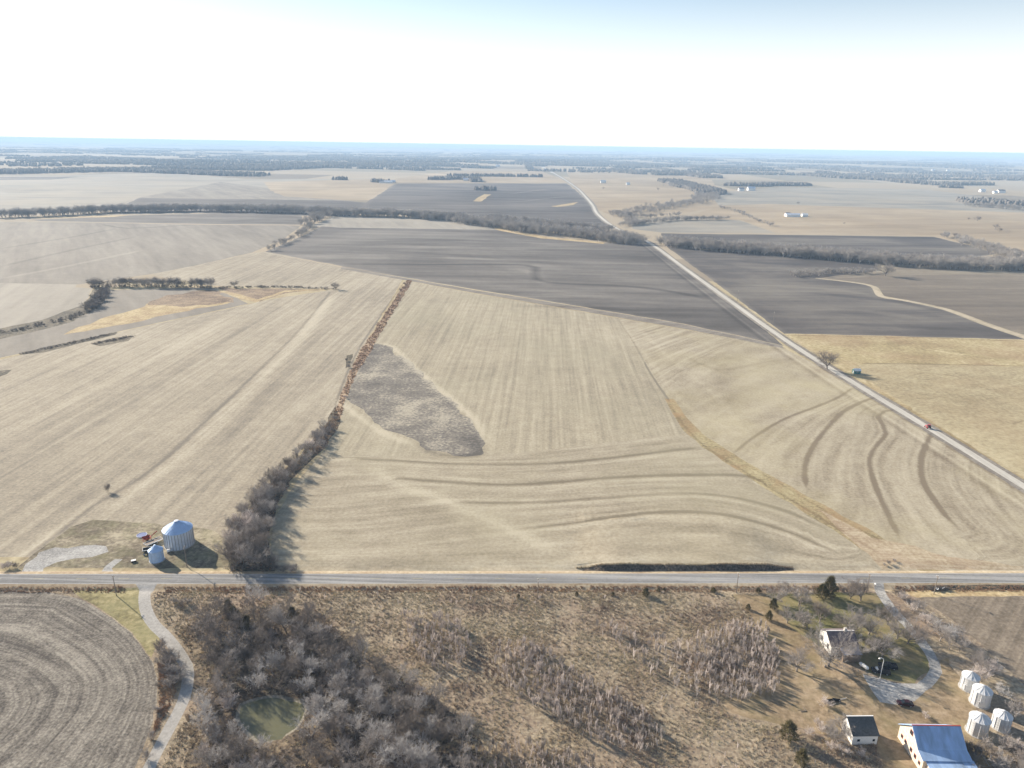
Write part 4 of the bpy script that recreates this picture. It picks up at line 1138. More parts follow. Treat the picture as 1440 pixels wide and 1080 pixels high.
def cell(poly, x, y):
    P = np.array(poly); u_ = (x - P[:, 0].min()) / np.ptp(P[:, 0]); v_ = (y - P[:, 1].min()) / np.ptp(P[:, 1])
    return ('far ' if v_ > .75 else 'upper ' if v_ > .5 else 'lower ' if v_ > .25 else 'near ') + ('left side' if u_ < .25 else 'left middle' if u_ < .5 else 'right middle' if u_ < .75 else 'right side')
def poly_area(p):
    return abs(sum(p[i][0] * p[(i + 1) % len(p)][1] - p[(i + 1) % len(p)][0] * p[i][1] for i in range(len(p)))) / 2
tot = sum(poly_area(b[0]) * b[2] for b in BR)
for poly, wh, dens, tones in BR:
    n = int(285 * poly_area(poly) * dens / tot)
    for (x, y) in scatter(poly, n, 0.9):
        hh = rnd.uniform(2.2, 3.9)
        plant('sapling', 'sapling', x, y, hh, ('tall ' if hh > 3.0 else 'short ') + '{tone} brush sapling ' + wh + ', ' + cell(poly, x, y), 'sapling', 'saplings of the brush thickets', tones, rnd.uniform(.95, 1.35))
def merged(name, key_segs, placements, mat, sides=3):
    """many small plants as one uncountable mass"""
    Vs, Fs, n0 = [], [], 0
    base = []
    for S in key_segs:
        v, f = prisms([s[0] for s in S], [s[1] for s in S], [s[2] for s in S], [s[3] for s in S], sides)
        base.append((v, f, max(s[1][2] for s in S)))
    for (x, y, hh, wd) in placements:
        v, f, zm = base[rnd.randrange(len(base))]
        a = rnd.uniform(0, 6.28); s = hh / zm
        c, s_ = math.cos(a), math.sin(a)
        q = np.stack([(v[:, 0] * c - v[:, 1] * s_) * s * wd + x, (v[:, 0] * s_ + v[:, 1] * c) * s * wd + y, v[:, 2] * s + h1(x, y)], axis=1)
        Vs.append(q); Fs.append(f + n0); n0 += len(q)
    me = np_mesh(name, np.concatenate(Vs), np.concatenate(Fs))
    return tag(link(name, me, None, mat), kind='stuff')
lite_sap = [grow_tree(90 + i, 3.0, bole=0.7, kids=(6, 3), lens=(0.34, 0.18), rad=0.010, twig=0.022, stems=2, lean=0.07, upw=.9, ang=(22, 26, 20, 20)) for i in range(3)]
pl_ = []
for poly, wh, dens, tones in BR:
    pl_ += [(x, y, rnd.uniform(1.6, 3.2), rnd.uniform(.9, 1.3)) for (x, y) in scatter(poly, int(1050 * poly_area(poly) * dens / tot), 0.5)]
ROUGH = W([(290, 832), (1030, 832), (1060, 880), (1100, 930), (1085, 950), (1015, 985), (1020, 1003), (1140, 1035), (1150, 1110), (700, 1110), (640, 1000), (540, 920), (430, 850)])
pl_ += [(x, y, rnd.uniform(.9, 1.9), 1.2) for (x, y) in scatter(ROUGH, 230, 1.5)]
merged('brush', lite_sap, pl_, MATS['twig_rose'])
lite_shr = [grow_tree(120 + i, 3.0, bole=0.34, kids=(5, 4), lens=(0.42, 0.25), rad=0.014, twig=0.024, stems=5, lean=0.25, upw=.35) for i in range(3)]
pl_ = [(x, y, rnd.uniform(1.0, 2.4), 1.2) for (x, y) in scatter(WOOD, 420, 1.0) if not near_pond(x, y, .8) and not near_line(LANE_S, x, y, 3.5)]
pl_ += [(x, y, rnd.uniform(.8, 1.9), 1.3) for (x, y) in scatter(DW, 160, 1.0)]
merged('undergrowth', lite_shr, pl_, MATS['twig_brown'])

# --- tall dead grass in tussocks
def tufts(name, spots, hmin, hmax, blades, mat, wblade=0.07, spread=0.35):
    n = len(spots)
    P = np.array(spots)
    P = np.repeat(P, blades, axis=0); m = len(P)
    hh = rng.uniform(hmin, hmax, n).repeat(blades) * rng.uniform(.6, 1.1, m)
    th = rng.uniform(0, 2 * math.pi, m)
    o = np.stack([np.cos(th), np.sin(th)], axis=1) * (rng.random(m) * spread * .5)[:, None]
    Zg = H(P[:, 0], P[:, 1])
    base = np.concatenate([P + o, (Zg - .03)[:, None]], axis=1)
    ln = np.stack([np.cos(th) * spread, np.sin(th) * spread, hh], axis=1) + rng.normal(0, .08, (m, 3))
    v, f = prisms(base, base + ln, np.full(m, wblade), np.full(m, .008), 3)
    me = np_mesh(name, v, f)
    tone = np.repeat(rng.random(n), blades * 6)
    if len(me.vertices) == len(tone):
        a = me.attributes.new('tone', 'FLOAT', 'POINT'); a.data.foreach_set('value', tone.astype(np.float32))
    return tag(link(name, me, None, mat), kind='stuff')
def tuft_mat(name, cols, scale=0.06):
    m, nt, b = new_mat(name); t = NT(nt)
    g = t.n('NewGeometry').outputs['Position']
    v = t.math('ADD', t.math('MULTIPLY', t.attr('tone').outputs['Fac'], .55), t.math('MULTIPLY_ADD', t.noise(g, scale, 5), 2.6, -1.05), clamp=True)
    t.l(t.ramp(v, [(i / (len(cols) - 1), c) for i, c in enumerate(cols)]), b.inputs['Base Color'])
    b.inputs['Roughness'].default_value = .9; b.inputs['Specular IOR Level'].default_value = .1
    MATS[name] = m
tuft_mat('dry_tufts', [(0.23, 0.165, 0.13), (0.38, 0.30, 0.215), (0.56, 0.475, 0.33), (0.42, 0.375, 0.26)])
tuft_mat('rust_tufts', [(0.22, 0.14, 0.095), (0.38, 0.24, 0.15), (0.50, 0.38, 0.25)])
def keep(sp, fn): return [p for p in sp if fn(*p)]
def rand_in(poly, n):
    P = np.array(poly); x0, y0 = P.min(axis=0); x1, y1 = P.max(axis=0)
    x = rng.uniform(x0, x1, n); y = rng.uniform(y0, y1, n)
    k = inside(poly, x, y)
    return np.stack([x[k], y[k]], axis=1)
SOUTH = [(x, road_y(x) - 5.4) for x in (-103, -50, 0, 60)] + W([(1040, 838), (1062, 880), (1103, 930), (1085, 952), (1018, 985), (1022, 1005), (1150, 1035), (1230, 1045), (1260, 1120), (200, 1130), (250, 1010), (268, 950), (240, 900), (212, 850)])
q = rand_in(SOUTH, 60000)
inw = inside(WOOD, q[:, 0], q[:, 1]); dl = pdist(LANE_S, q[:, 0], q[:, 1]); ip = inside(POND_S, q[:, 0], q[:, 1]) | (pdist(POND_S + [POND_S[0]], q[:, 0], q[:, 1]) < .8)
dens = np.array([mnoise.noise(Vector((x * .09, y * .09, 1))) for x, y in q])
kp = (dl > 2.2) & ~ip & (rng.random(len(q)) < np.where(inw, .3, .62 + dens * .9))
q = q[kp]
tufts('tall_grass', q, .25, .62, 5, MATS['dry_tufts'], .06, .28)
rg = [i for i, r in enumerate(REG) if r[1] == 'rust_grass'][0]
q = np.concatenate([rand_in(REG[rg][2], 60000)[:1700], rand_in(REG[rg + 2][2], 9000)[:900]])
tufts('ditch_grass', q, .3, .7, 6, MATS['rust_tufts'], .10, .35)
LFT = W([(222, 930), (262, 955), (255, 985), (238, 1020), (205, 1085), (195, 1110), (185, 1110), (215, 1035), (224, 985)])
q = rand_in(LFT, 5000); q = q[pdist(LANE_S, q[:, 0], q[:, 1]) > 2.3][:1500]
VS = [(x, road_y(x) - 3.6) for x in range(-150, 160, 10)] + [(x, road_y(x) - 6) for x in range(150, -160, -10)]
q2 = rand_in(VS, 24000); q2 = q2[(pdist(LANE_S, q2[:, 0], q2[:, 1]) > 5) & (pdist(DRIVE_S, q2[:, 0], q2[:, 1]) > 4)][:3200]
tufts('verge_weeds', np.concatenate([q, q2]), .2, .6, 5, MATS['rust_tufts'], .06, .25)
# stubble standing along the cut bank
q = np.array([(x, road_y(x) + 5.95 + rng.uniform(-.1, .5)) for x in rng.uniform(20, 86, 1500)])
tufts('bank_stubble', q, .25, .6, 3, MATS['dry_tufts'], .04, .1)

# --- tree lines of the middle distance
lite = [grow_tree(200 + i, 10.0, kids=(6, 5, 5), lens=(0.5, 0.33, 0.2), rad=0.03, twig=0.055, bole=.2) for i in range(5)]
def strip(pts_px, n, wid, hmin, hmax, jit=.8):
    s = smooth_line(W(pts_px), 6)
    out = []
    for i in range(n):
        a = rnd.random() * (len(s) - 1); k = int(a); f = a - k
        x = s[k][0] + (s[k + 1][0] - s[k][0]) * f + rnd.uniform(-1, 1) * wid / 2
        y = s[k][1] + (s[k + 1][1] - s[k][1]) * f + rnd.uniform(-1, 1) * wid / 2
        out.append((x, y, rnd.uniform(hmin, hmax), rnd.uniform(1.05, 1.6)))
    return out
def off_road(P, m=9):
    return [p for p in P if not near_line(smooth_line(DIRT, 30), p[0], p[1], m)]
cw = strip([(135, 299), (200, 298), (300, 297), (430, 300), (480, 303), (560, 305), (650, 311)], 700, 36, 9, 16)
cw += strip([(0, 306), (60, 304), (135, 300)], 90, 20, 9, 17)
cw += strip([(430, 318), (445, 308), (465, 302)], 40, 26, 9, 13) + strip([(378, 353), (395, 345), (420, 333), (438, 318)], 60, 8, 5, 9)
merged('creek_woodland', lite, off_road(cw), MATS['creek_twigs'])
cw = strip([(650, 312), (690, 317), (760, 327), (830, 334), (900, 343)], 480, 46, 8, 15) + strip([(690, 308), (760, 316), (830, 322), (860, 326)], 90, 26, 8, 12)
cw += strip([(868, 322), (890, 312), (870, 306)], 30, 20, 7, 11)
merged('creek_woodland', lite, off_road(cw), MATS['creek_twigs'])
cw = strip([(925, 344), (1000, 350), (1100, 358), (1200, 366), (1300, 374), (1440, 378), (1600, 384)], 820, 40, 8, 14)
cw += strip([(1320, 332), (1360, 340), (1400, 352), (1440, 362)], 60, 16, 6, 10) + strip([(1350, 341), (1440, 368)], 60, 30, 7, 11)
cw += strip([(1122, 389), (1160, 384), (1230, 384)], 70, 16, 3.5, 6.5)
merged('creek_woodland', lite, off_road(cw), MATS['creek_twigs'])
cw = strip([(1013, 292), (1040, 300), (1090, 320)], 60, 14, 4, 7) + strip([(880, 318), (950, 310), (1020, 309)], 170, 16, 5, 9) + strip([(862, 306), (900, 299), (940, 290), (990, 282), (985, 268), (945, 262)], 460, 60, 7, 12)
cw += strip([(1365, 290), (1440, 296)], 60, 30, 8, 13) + strip([(860, 300), (900, 306), (960, 303)], 60, 22, 6, 9)
merged('creek_woodland', lite, off_road(cw, 14), MATS['creek_twigs'])
# the row across the west fields: these can be told one from another
fr = smooth_line(W([(128, 404), (200, 403), (300, 405)]), 2)
for k_ in range(44):
    x, y = fr[int(k_ / 44 * (len(fr) - 1))]
    plant('tree', 'bare_tree', x + rnd.uniform(-2, 2), y + rnd.uniform(-3, 3), rnd.uniform(6, 9.5), '{tone} bare tree in the straight row across the west fields, ' + ('left third' if k_ < 15 else 'middle' if k_ < 30 else 'right third'), 'tree', 'trees in the west field row', ('twig_grey', 'twig_brown'), 1.35)
cw = strip([(148, 405), (142, 420), (128, 434), (100, 447), (0, 470)], 240, 8, .6, 2.2) + strip([(128, 404), (200, 403), (300, 405)], 120, 7, .8, 2.4) + strip([(148, 406), (140, 424), (125, 436)], 30, 8, 4, 6) + strip([(300, 405), (390, 404), (470, 407)], 170, 6, .5, 2.0) + strip([(1340, 331), (1345, 333)], 3, 5, 4, 6)
cw += strip([(30, 498), (160, 469)], 240, 4, .4, .9) + strip([(130, 484), (185, 473)], 150, 5, .4, .9)
merged('ditch_scrub', lite_shr, cw, MATS['twig_brown'])

# --- woods far away
def lump(seed):
    r_ = np.random.default_rng(seed)
    v = [(0, 0, 1.0)]
    for ring, (z, rad_) in enumerate(((.8, .55), (.45, 1.0), (0, .9))):
        for k in range(6):
            a = 2 * math.pi * (k + .5 * ring) / 6
            q_ = rad_ * r_.uniform(.75, 1.2)
            v.append((q_ * math.cos(a), q_ * math.sin(a), z * r_.uniform(.75, 1.2) if z else -.3))
    f = [(0, 1 + k, 1 + (k + 1) % 6) for k in range(6)]
    for ring in range(2):
        b0 = 1 + ring * 6
        for k in range(6):
            k2 = (k + 1) % 6
            f += [(b0 + k, b0 + 6 + k, b0 + k2), (b0 + k2, b0 + 6 + k, b0 + 6 + k2)]
    return np.array(v), np.array(f)
LMP = [lump(i) for i in range(6)]
def lumps(name, pl, mat):
    Vs, Fs, n0 = [], [], 0
    P = np.array(pl)
    Zg = H(P[:, 0], P[:, 1])
    for (x, y, r_, hh), z in zip(pl, Zg):
        v, f = LMP[rnd.randrange(6)]
        a = rnd.uniform(0, 6.28); c, s_ = math.cos(a), math.sin(a)
        Vs.append(np.stack([(v[:, 0] * c - v[:, 1] * s_) * r_ + x, (v[:, 0] * s_ + v[:, 1] * c) * r_ + y, v[:, 2] * hh + z], axis=1)); Fs.append(f + n0); n0 += len(v)
    return tag(link(name, np_mesh(name, np.concatenate(Vs), np.concatenate(Fs)), None, mat), kind='stuff')
fw_ = []
def far_strip(pts_px, wid, dens=1.0):
    s = W(pts_px)
    for (x0, y0), (x1, y1) in zip(s[:-1], s[1:]):
        Ls = math.hypot(x1 - x0, y1 - y0); d = math.hypot((x0 + x1) / 2, (y0 + y1) / 2)
        r_ = max(5, d / 700)
        n = int(min(2500, Ls * wid / (r_ * r_ * 2.2) * dens)) + 3
        for i in range(n):
            t = rnd.random()
            fw_.append((x0 + (x1 - x0) * t + rnd.uniform(-1, 1) * wid / 2, y0 + (y1 - y0) * t + rnd.uniform(-1, 1) * wid / 2, r_ * rnd.uniform(.7, 1.3), rnd.uniform(7, 12) * (1 + d / 16000)))
for s_, w__ in (([(-60, 243.5), (0, 243), (60, 242), (140, 240), (210, 240)], 160), ([(205, 241), (280, 244), (350, 247)], 150), ([(230, 237), (300, 238), (360, 239), (480, 233)], 140), ([(348, 235), (420, 232), (480, 230)], 120),
                ([(230, 228), (262, 227)], 300), ([(110, 224), (140, 223), (200, 225)], 200), ([(340, 222), (380, 222), (450, 222), (520, 224), (620, 224), (720, 222)], 420), ([(520, 229), (560, 231), (620, 232)], 260), ([(480, 232), (520, 233)], 120),
                ([(560, 238), (590, 240)], 60), ([(700, 223), (780, 221), (900, 224), (1000, 226)], 300), ([(740, 230), (760, 234)], 60), ([(880, 236), (900, 233), (940, 235)], 160), ([(860, 240), (880, 243), (900, 245)], 60), ([(930, 246), (970, 246), (1000, 250)], 110), ([(940, 255), (965, 262), (990, 268), (1000, 273)], 80),
                ([(975, 236), (1030, 236.5), (1080, 238)], 90), ([(1025, 261), (1060, 262), (1080, 261), (1130, 261)], 50), ([(1210, 238), (1250, 240), (1280, 241)], 100), ([(1130, 246), (1150, 248), (1190, 251), (1250, 254)], 60), ([(1265, 255), (1290, 258)], 110), ([(1310, 260), (1340, 260), (1385, 260)], 80),
                ([(1335, 246), (1375, 247)], 60), ([(1250, 232), (1330, 235), (1410, 240)], 260), ([(1150, 243), (1175, 245)], 40), ([(1080, 227), (1150, 229), (1240, 231)], 260), ([(1370, 284), (1400, 287), (1440, 289), (1500, 291)], 90), ([(1325, 263), (1345, 264)], 50),
                ([(490, 231), (510, 232)], 80), ([(608, 253), (640, 252), (665, 253), (670, 256)], 40), ([(630, 248), (680, 248), (760, 249)], 20), ([(654, 236), (690, 237)], 50), ([(524, 256), (545, 257)], 30), ([(672, 267), (690, 268)], 36), ([(470, 253), (485, 253)], 24)):
    far_strip(s_, w__)
# hedgerows and woods on the section lines, out to the horizon
for k_ in range(640):
    d = 3800 * math.exp(rnd.random() * 2.35); a = rnd.uniform(-.9, .9)
    x0, y0 = d * math.sin(a), d * math.cos(a)
    if rnd.random() < .72:
        ln = rnd.uniform(200, 1100); wd = rnd.uniform(8, 34) * (1 + d / 9000)
        ew = rnd.random() < .7
        n = int(ln * wd / ((max(5, d / 700)) ** 2 * 2.4)) + 4
        for i in range(min(n, 260)):
            t = rnd.random() * ln; s_ = rnd.uniform(-1, 1) * wd / 2
            fw_.append((x0 + (t if ew else s_), y0 + (s_ if ew else t), max(5, d / 700) * rnd.uniform(.7, 1.3), rnd.uniform(7, 12)))
    else:
        ra = rnd.uniform(50, 200)
        n = int(min(260, ra * ra * 2 / (max(5, d / 700)) ** 2 / 2.4))
        for i in range(n):
            t = rnd.random() * 6.28; q_ = math.sqrt(rnd.random()) * ra
            fw_.append((x0 + q_ * math.cos(t) * 2, y0 + q_ * math.sin(t), max(5, d / 700) * rnd.uniform(.7, 1.3), rnd.uniform(8, 13)))
lumps('far_woods', fw_, MATS['far_wood'])
# ------------------------------------------------------------------ buildings and things
def grain_bin(x, y, r, wall, cone, label, group, mat='galvanised', ribs=24, rz=0, ladder=True, door=True, base=True):
    root = empty('grain_bin', (x, y, h1(x, y)), rz, label, 'grain bin', group)
    prof = []
    nb = max(6, int(wall / 0.28))
    for i in range(nb + 1):
        prof.append((r + (0.022 if i % 2 else -0.012), wall * i / nb))
    m = MB().lathe(prof, 48)
    m.build('wall', MATS[mat], root)
    m = MB()
    for k in range(ribs):
        a = 2 * math.pi * (k + .5) / ribs
        c, s = math.cos(a), math.sin(a)
        m.tube([((r + .05) * c, (r + .05) * s, 0.02), ((r + .05) * c, (r + .05) * s, wall - .03)], .085, 4)
    m.build('stiffener', MATS['galvanised_seam' if mat == 'galvanised' else mat], root)
    m = MB().lathe([(r + .16, wall - .06), (r + .16, wall + .0), (r * .55, wall + cone * .47), (r * .12, wall + cone * .93), (r * .12, wall + cone)], 48)
    for k in range(ribs):
        a = 2 * math.pi * k / ribs
        c, s = math.cos(a), math.sin(a)
        m.tube([((r + .14) * c, (r + .14) * s, wall + .03), (r * .13 * c, r * .13 * s, wall + cone * .93 + .03)], [.05, .03], 4)
    rf = m.build('roof', MATS['steel_blue_shade' if mat == 'galvanised' else mat], root)
    MB().lathe([(0.001, wall + cone + .16), (r * .16, wall + cone + .08), (r * .16, wall + cone - .02), (0.001, wall + cone - .02)], 20).build('cap', MATS[mat], rf)
    if door:
        MB().box(r - .06, r + .09, -.4, .4, .3, 1.6).build('door', MATS['galvanised_dull'], root).rotation_euler = (0, 0, R(200))
    if ladder:
        m = MB()
        for s in (-.2, .2): m.tube([(r + .22, s, .3), (r + .22, s, wall + .2)], .025, 5)
        for i in range(int(wall / .35)): m.tube([(r + .22, -.2, .5 + i * .35), (r + .22, .2, .5 + i * .35)], .018, 4)
        m.build('ladder', MATS['galvanised_dull'], root).rotation_euler = (0, 0, R(-12))
    if base: MB().lathe([(r + .3, -.2), (r + .3, .10), (r - .3, .10)], 40).build('base', MATS['concrete'], root)
    return root
bx_, by_ = -103.4, 195.0
grain_bin(bx_, by_, 4.25, 5.5, 2.6, 'large ribbed white steel grain bin with a blue shaded cone roof by the paved road', 'grain bins of the roadside yard', ribs=30)
grain_bin(-106.0, 185.6, 1.95, 3.6, 1.5, 'small blue shaded grain bin in front of the large ribbed one', 'grain bins of the roadside yard', 'steel_blue_shade', ribs=12)
for k_, (px, py, r, wl, lb) in enumerate(((1361, 967, 1.75, 3.45, 'upper left of the four silver farm bins, nearest the drive'), (1377, 988, 1.9, 3.7, 'second silver farm bin, just right of and below the upper one'),
                                         (1373, 1029, 1.95, 3.8, 'silver farm bin nearest the metal roofed barn'), (1406, 1022, 1.7, 3.3, 'silver farm bin half hidden by hedge at the far right'))):
    x, y = at(px, py)
    grain_bin(x, y, r, wl, 1.1, lb, 'silver bins of the farmyard', 'galvanised_dull', ribs=12, rz=R(40 * k_))
for k_, (px, py, lb) in enumerate(((237, 777, 'white aeration fan between the two roadside grain bins'), (262, 769, 'white aeration fan at the right foot of the large grain bin'))):
    x, y = at(px, py)
    root = empty('aeration_fan', (x, y, h1(x, y)), R(30), lb, 'fan', 'bin fans')
    MB().lathe([(0.001, -.4), (.45, -.4), (.45, .4), (0.001, .4)], 16, 0, 0, 'x').build('housing', MATS['white_paint'], root).location = (0, 0, .6)
    MB().box(-.4, .4, -.35, .35, 0, .18).build('stand', MATS['dark_metal'], root)
    MB().box(.4, 1.1, -.25, .25, .35, .8).build('duct', MATS['galvanised_dull'], root)

def house(name, label, cat, x, y, rz, w, l, wall_h, roof_h, wallm, roofm, group=None, over=.3, wins=(), doors=(), chim=False, trim='white_paint', ridge_off=0.0):
    """gabled building: ridge along x (length l), width w along y"""
    root = empty(name, (x, y, h1(x, y)), rz, label, cat, group)
    a, b = l / 2, w / 2
    m = MB()
    ro = ridge_off
    m.poly([(-a, -b, 0), (a, -b, 0), (a, b, 0), (-a, b, 0), (-a, -b, wall_h), (a, -b, wall_h), (a, b, wall_h), (-a, b, wall_h), (-a, ro, wall_h + roof_h), (a, ro, wall_h + roof_h)],
           [(0, 1, 5, 4), (2, 3, 7, 6), (1, 2, 6, 9, 5), (3, 0, 4, 8, 7), (0, 3, 2, 1)])
    m.build('wall', MATS[wallm], root)
    t = .12
    m = MB()
    for sgn in (-1, 1):
        run = b - ro * sgn
        k = roof_h / run
        ey, ez = sgn * (b + over), wall_h - k * over
        m.poly([(-a - over, ey, ez + .03), (a + over, ey, ez + .03), (a + over, ro, wall_h + roof_h + .03), (-a - over, ro, wall_h + roof_h + .03),
                (-a - over, ey, ez + t), (a + over, ey, ez + t), (a + over, ro, wall_h + roof_h + t), (-a - over, ro, wall_h + roof_h + t)],
               [(0, 1, 2, 3), (4, 5, 6, 7), (0, 1, 5, 4), (1, 2, 6, 5), (3, 0, 4, 7)])
    rf = m.build('roof', MATS[roofm], root)
    m = MB()
    m.box(-a - over, a + over, ro - .12, ro + .12, wall_h + roof_h + t - .03, wall_h + roof_h + t + .04)
    m.build('ridge_cap', MATS[trim], rf)
    if chim:
        MB().box(a * .3, a * .3 + .6, -.3, .3, wall_h + roof_h * .5, wall_h + roof_h + .9).build('chimney', MATS['concrete'], rf)
    for side, u0, z0, ww, hh in wins:
        f = MB(); g = MB()
        if side in 'sn':
            yy = -b if side == 's' else b; e = .05 if side == 'n' else -.05
            f.box(u0 - ww / 2 - .08, u0 + ww / 2 + .08, min(yy, yy + e), max(yy, yy + e), z0 - .08, z0 + hh + .08)
            g.box(u0 - ww / 2, u0 + ww / 2, min(yy + e, yy + e * 1.5), max(yy + e, yy + e * 1.5), z0, z0 + hh)
        else:
            xx = -a if side == 'w' else a; e = .05 if side == 'e' else -.05
            f.box(min(xx, xx + e), max(xx, xx + e), u0 - ww / 2 - .08, u0 + ww / 2 + .08, z0 - .08, z0 + hh + .08)
            g.box(min(xx + e, xx + e * 1.5), max(xx + e, xx + e * 1.5), u0 - ww / 2, u0 + ww / 2, z0, z0 + hh)
        fo = f.build('window', MATS[trim], root); g.build('pane', MATS['glass_dark'], fo)
    for side, u0, ww, hh, dm in doors:
        d = MB()
        if side == 's': d.box(u0 - ww / 2, u0 + ww / 2, -b - .06, -b, 0, hh)
        elif side == 'w': d.box(-a - .06, -a, u0 - ww / 2, u0 + ww / 2, 0, hh)
        else: d.box(u0 - ww / 2, u0 + ww / 2, b, b + .06, 0, hh)
        d.build('door', MATS[dm], root)
    return root
fh = house('farmhouse', 'white gabled farmhouse with brown roof half hidden behind bare trees', 'house', 83.9, 151.0, R(2), 6.4, 6.6, 3.0, 1.9, 'white_paint', 'brown_shingle',
           wins=(('w', -1.6, 1.0, .8, 1.3), ('w', 1.6, 1.0, .8, 1.3), ('s', -1.8, 1.0, .9, 1.3), ('s', 1.6, 1.0, .9, 1.3)), doors=(('s', 0, .9, 2.0, 'weathered_wood'),), chim=True)
m = MB().box(-1.2, 3.2, -5.6, -3.2, 0, 2.2); m.build('porch', MATS['weathered_wood'], fh)
m = MB().poly([(-1.4, -5.8, 2.25), (3.4, -5.8, 2.25), (3.4, -3.2, 2.75), (-1.4, -3.2, 2.75), (-1.4, -5.8, 2.35), (3.4, -5.8, 2.35), (3.4, -3.2, 2.85), (-1.4, -3.2, 2.85)], [(0, 3, 2, 1), (4, 5, 6, 7), (0, 1, 5, 4), (1, 2, 6, 5), (3, 0, 4, 7)])
m.build('porch_roof', MATS['grey_shingle'], fh)
sh = house('farm_shed', 'small whitewashed shed with a dark mossy roof', 'shed', 76.2, 121.9, R(2), 4.4, 5.4, 2.5, 1.9, 'white_paint', 'dark_shingle', over=.22, ridge_off=1.1,
      wins=(('s', -1.4, .9, .6, .6), ('s', 1.9, .9, .5, .6), ('w', -.4, 1.0, .6, .8)), doors=(('w', 1.2, .9, 1.8, 'dark_metal'),))
# barn: steep upper roof, flatter lower slope and a lean-to towards the viewer
bn = empty('barn', (0, 0, 0), 0, 'large barn with a worn blue shaded white metal roof and red trimmed ridge', 'barn')
bxw, bxe = 84.6, 94.0
sec = [(122.0, 0), (122.0, 3.3), (118.0, 6.9), (114.6, 3.9), (112.7, 3.3), (112.7, 0)]
m = MB()
m.poly([(bxw, y, z) for y, z in sec] + [(bxe, y, z) for y, z in sec], [(0, 1, 2, 3, 4, 5), (11, 10, 9, 8, 7, 6), (0, 6, 7, 1), (4, 10, 11, 5)])
m.build('wall', MATS['barn_wall'], bn)
def slab(P, t=.10, x0=bxw - .35, x1=bxe + .35):
    (ya, za), (yb, zb) = P
    return [(x0, ya, za), (x1, ya, za), (x1, yb, zb), (x0, yb, zb), (x0, ya, za + t), (x1, ya, za + t), (x1, yb, zb + t), (x0, yb, zb + t)], [(0, 1, 2, 3), (4, 7, 6, 5), (0, 4, 5, 1), (1, 5, 6, 2), (2, 6, 7, 3), (3, 7, 4, 0)]
m = MB()
m.poly(*slab(((118.0, 6.95), (122.3, 3.1)))); m.poly(*slab(((118.0, 6.95), (114.6, 3.98)))); m.poly(*slab(((114.6, 3.96), (112.4, 3.27))))
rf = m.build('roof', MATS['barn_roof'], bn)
m = MB()
for i in range(30):
    x = bxw - .2 + i * (bxe - bxw + .4) / 29
    k = (6.95 - 3.98) / 3.4
    m.tube([(x, 117.85, 6.95 - .15 * k + .12), (x, 114.75, 3.98 + .15 * k + .12)], .045, 4)
    m.tube([(x, 118.15, 6.95 - .13 + .12), (x, 122.2, 3.2 + .11)], .045, 4)
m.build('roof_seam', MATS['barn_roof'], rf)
m = MB().box(bxw - .37, bxe + .37, 117.88, 118.12, 7.02, 7.12)
m.build('ridge_cap', MATS['red_trim'], rf)
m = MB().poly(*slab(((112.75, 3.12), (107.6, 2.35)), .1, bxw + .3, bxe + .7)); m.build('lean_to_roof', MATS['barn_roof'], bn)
m = MB()
m.poly([(bxw + .7, 112.7, 0), (bxw + .7, 108, 0), (bxw + .7, 108, 2.35), (bxw + .7, 112.7, 3.05)], [(0, 1, 2, 3)])
for x in (bxw + .8, bxw + 3.8, bxw + 6.8, bxe + .4): m.box(x, x + .18, 107.9, 108.08, 0, 2.38)
m.build('lean_to_wall', MATS['barn_wall'], bn)
for (y, z, ww, hh) in ((120.6, 1.2, .6, .7), (119.2, 1.2, .6, .7), (117.0, 1.2, .6, .8), (115.4, 1.1, .6, .8), (113.8, 1.1, .5, .7), (118.0, 4.6, .9, 1.0)):
    f = MB().box(bxw - .06, bxw, y - ww / 2 - .07, y + ww / 2 + .07, z - .07, z + hh + .07).build('window', MATS['red_trim'], bn)
    MB().box(bxw - .09, bxw - .06, y - ww / 2, y + ww / 2, z, z + hh).build('pane', MATS['glass_dark'], f)
def wheel(parent, x, y, r, w, rimm='galvanised_dull'):
    t = MB(); pr = [(r * .55, -w / 2), (r * .95, -w / 2), (r, -w * .3), (r, w * .3), (r * .95, w / 2), (r * .55, w / 2)]
    n = 16
    base = 0
    for (rr_, yy) in pr:
        for k in range(n):
            a = 2 * math.pi * k / n
            t.v.append((rr_ * math.cos(a), yy, rr_ * math.sin(a)))
    for i in range(len(pr) - 1):
        for k in range(n):
            t.f.append((i * n + k, i * n + (k + 1) % n, (i + 1) * n + (k + 1) % n, (i + 1) * n + k))
    o = t.build('wheel', MATS['rubber'], parent); o.location = (x, y, r)
    MB().poly([(r * .55 * math.cos(2 * math.pi * k / 12), s * w * .35, r * .55 * math.sin(2 * math.pi * k / 12)) for s in (-1, 1) for k in range(12)],
              [tuple(range(12)), tuple(range(23, 11, -1))] + [(k, (k + 1) % 12, 12 + (k + 1) % 12, 12 + k) for k in range(12)]).build('rim', MATS[rimm], o)
def loft(sections, mat, name, parent):
    """body from cross sections (x, half width, z low, z high)"""
    m = MB()
    P = []
    for (x, hw, z0, z1) in sections:
        P += [(x, -hw, z0), (x, hw, z0), (x, hw, z1 - .06), (x, hw * .93, z1), (x, -hw * .93, z1), (x, -hw, z1 - .06)]
    f = [tuple(range(5, -1, -1)), tuple(range(len(P) - 6, len(P)))]
    for i in range(len(sections) - 1):
        for k in range(6):
            f.append((i * 6 + k, i * 6 + (k + 1) % 6, i * 6 + 6 + (k + 1) % 6, i * 6 + 6 + k))
    m.poly(P, f)
    return m.build(name, MATS[mat], parent)
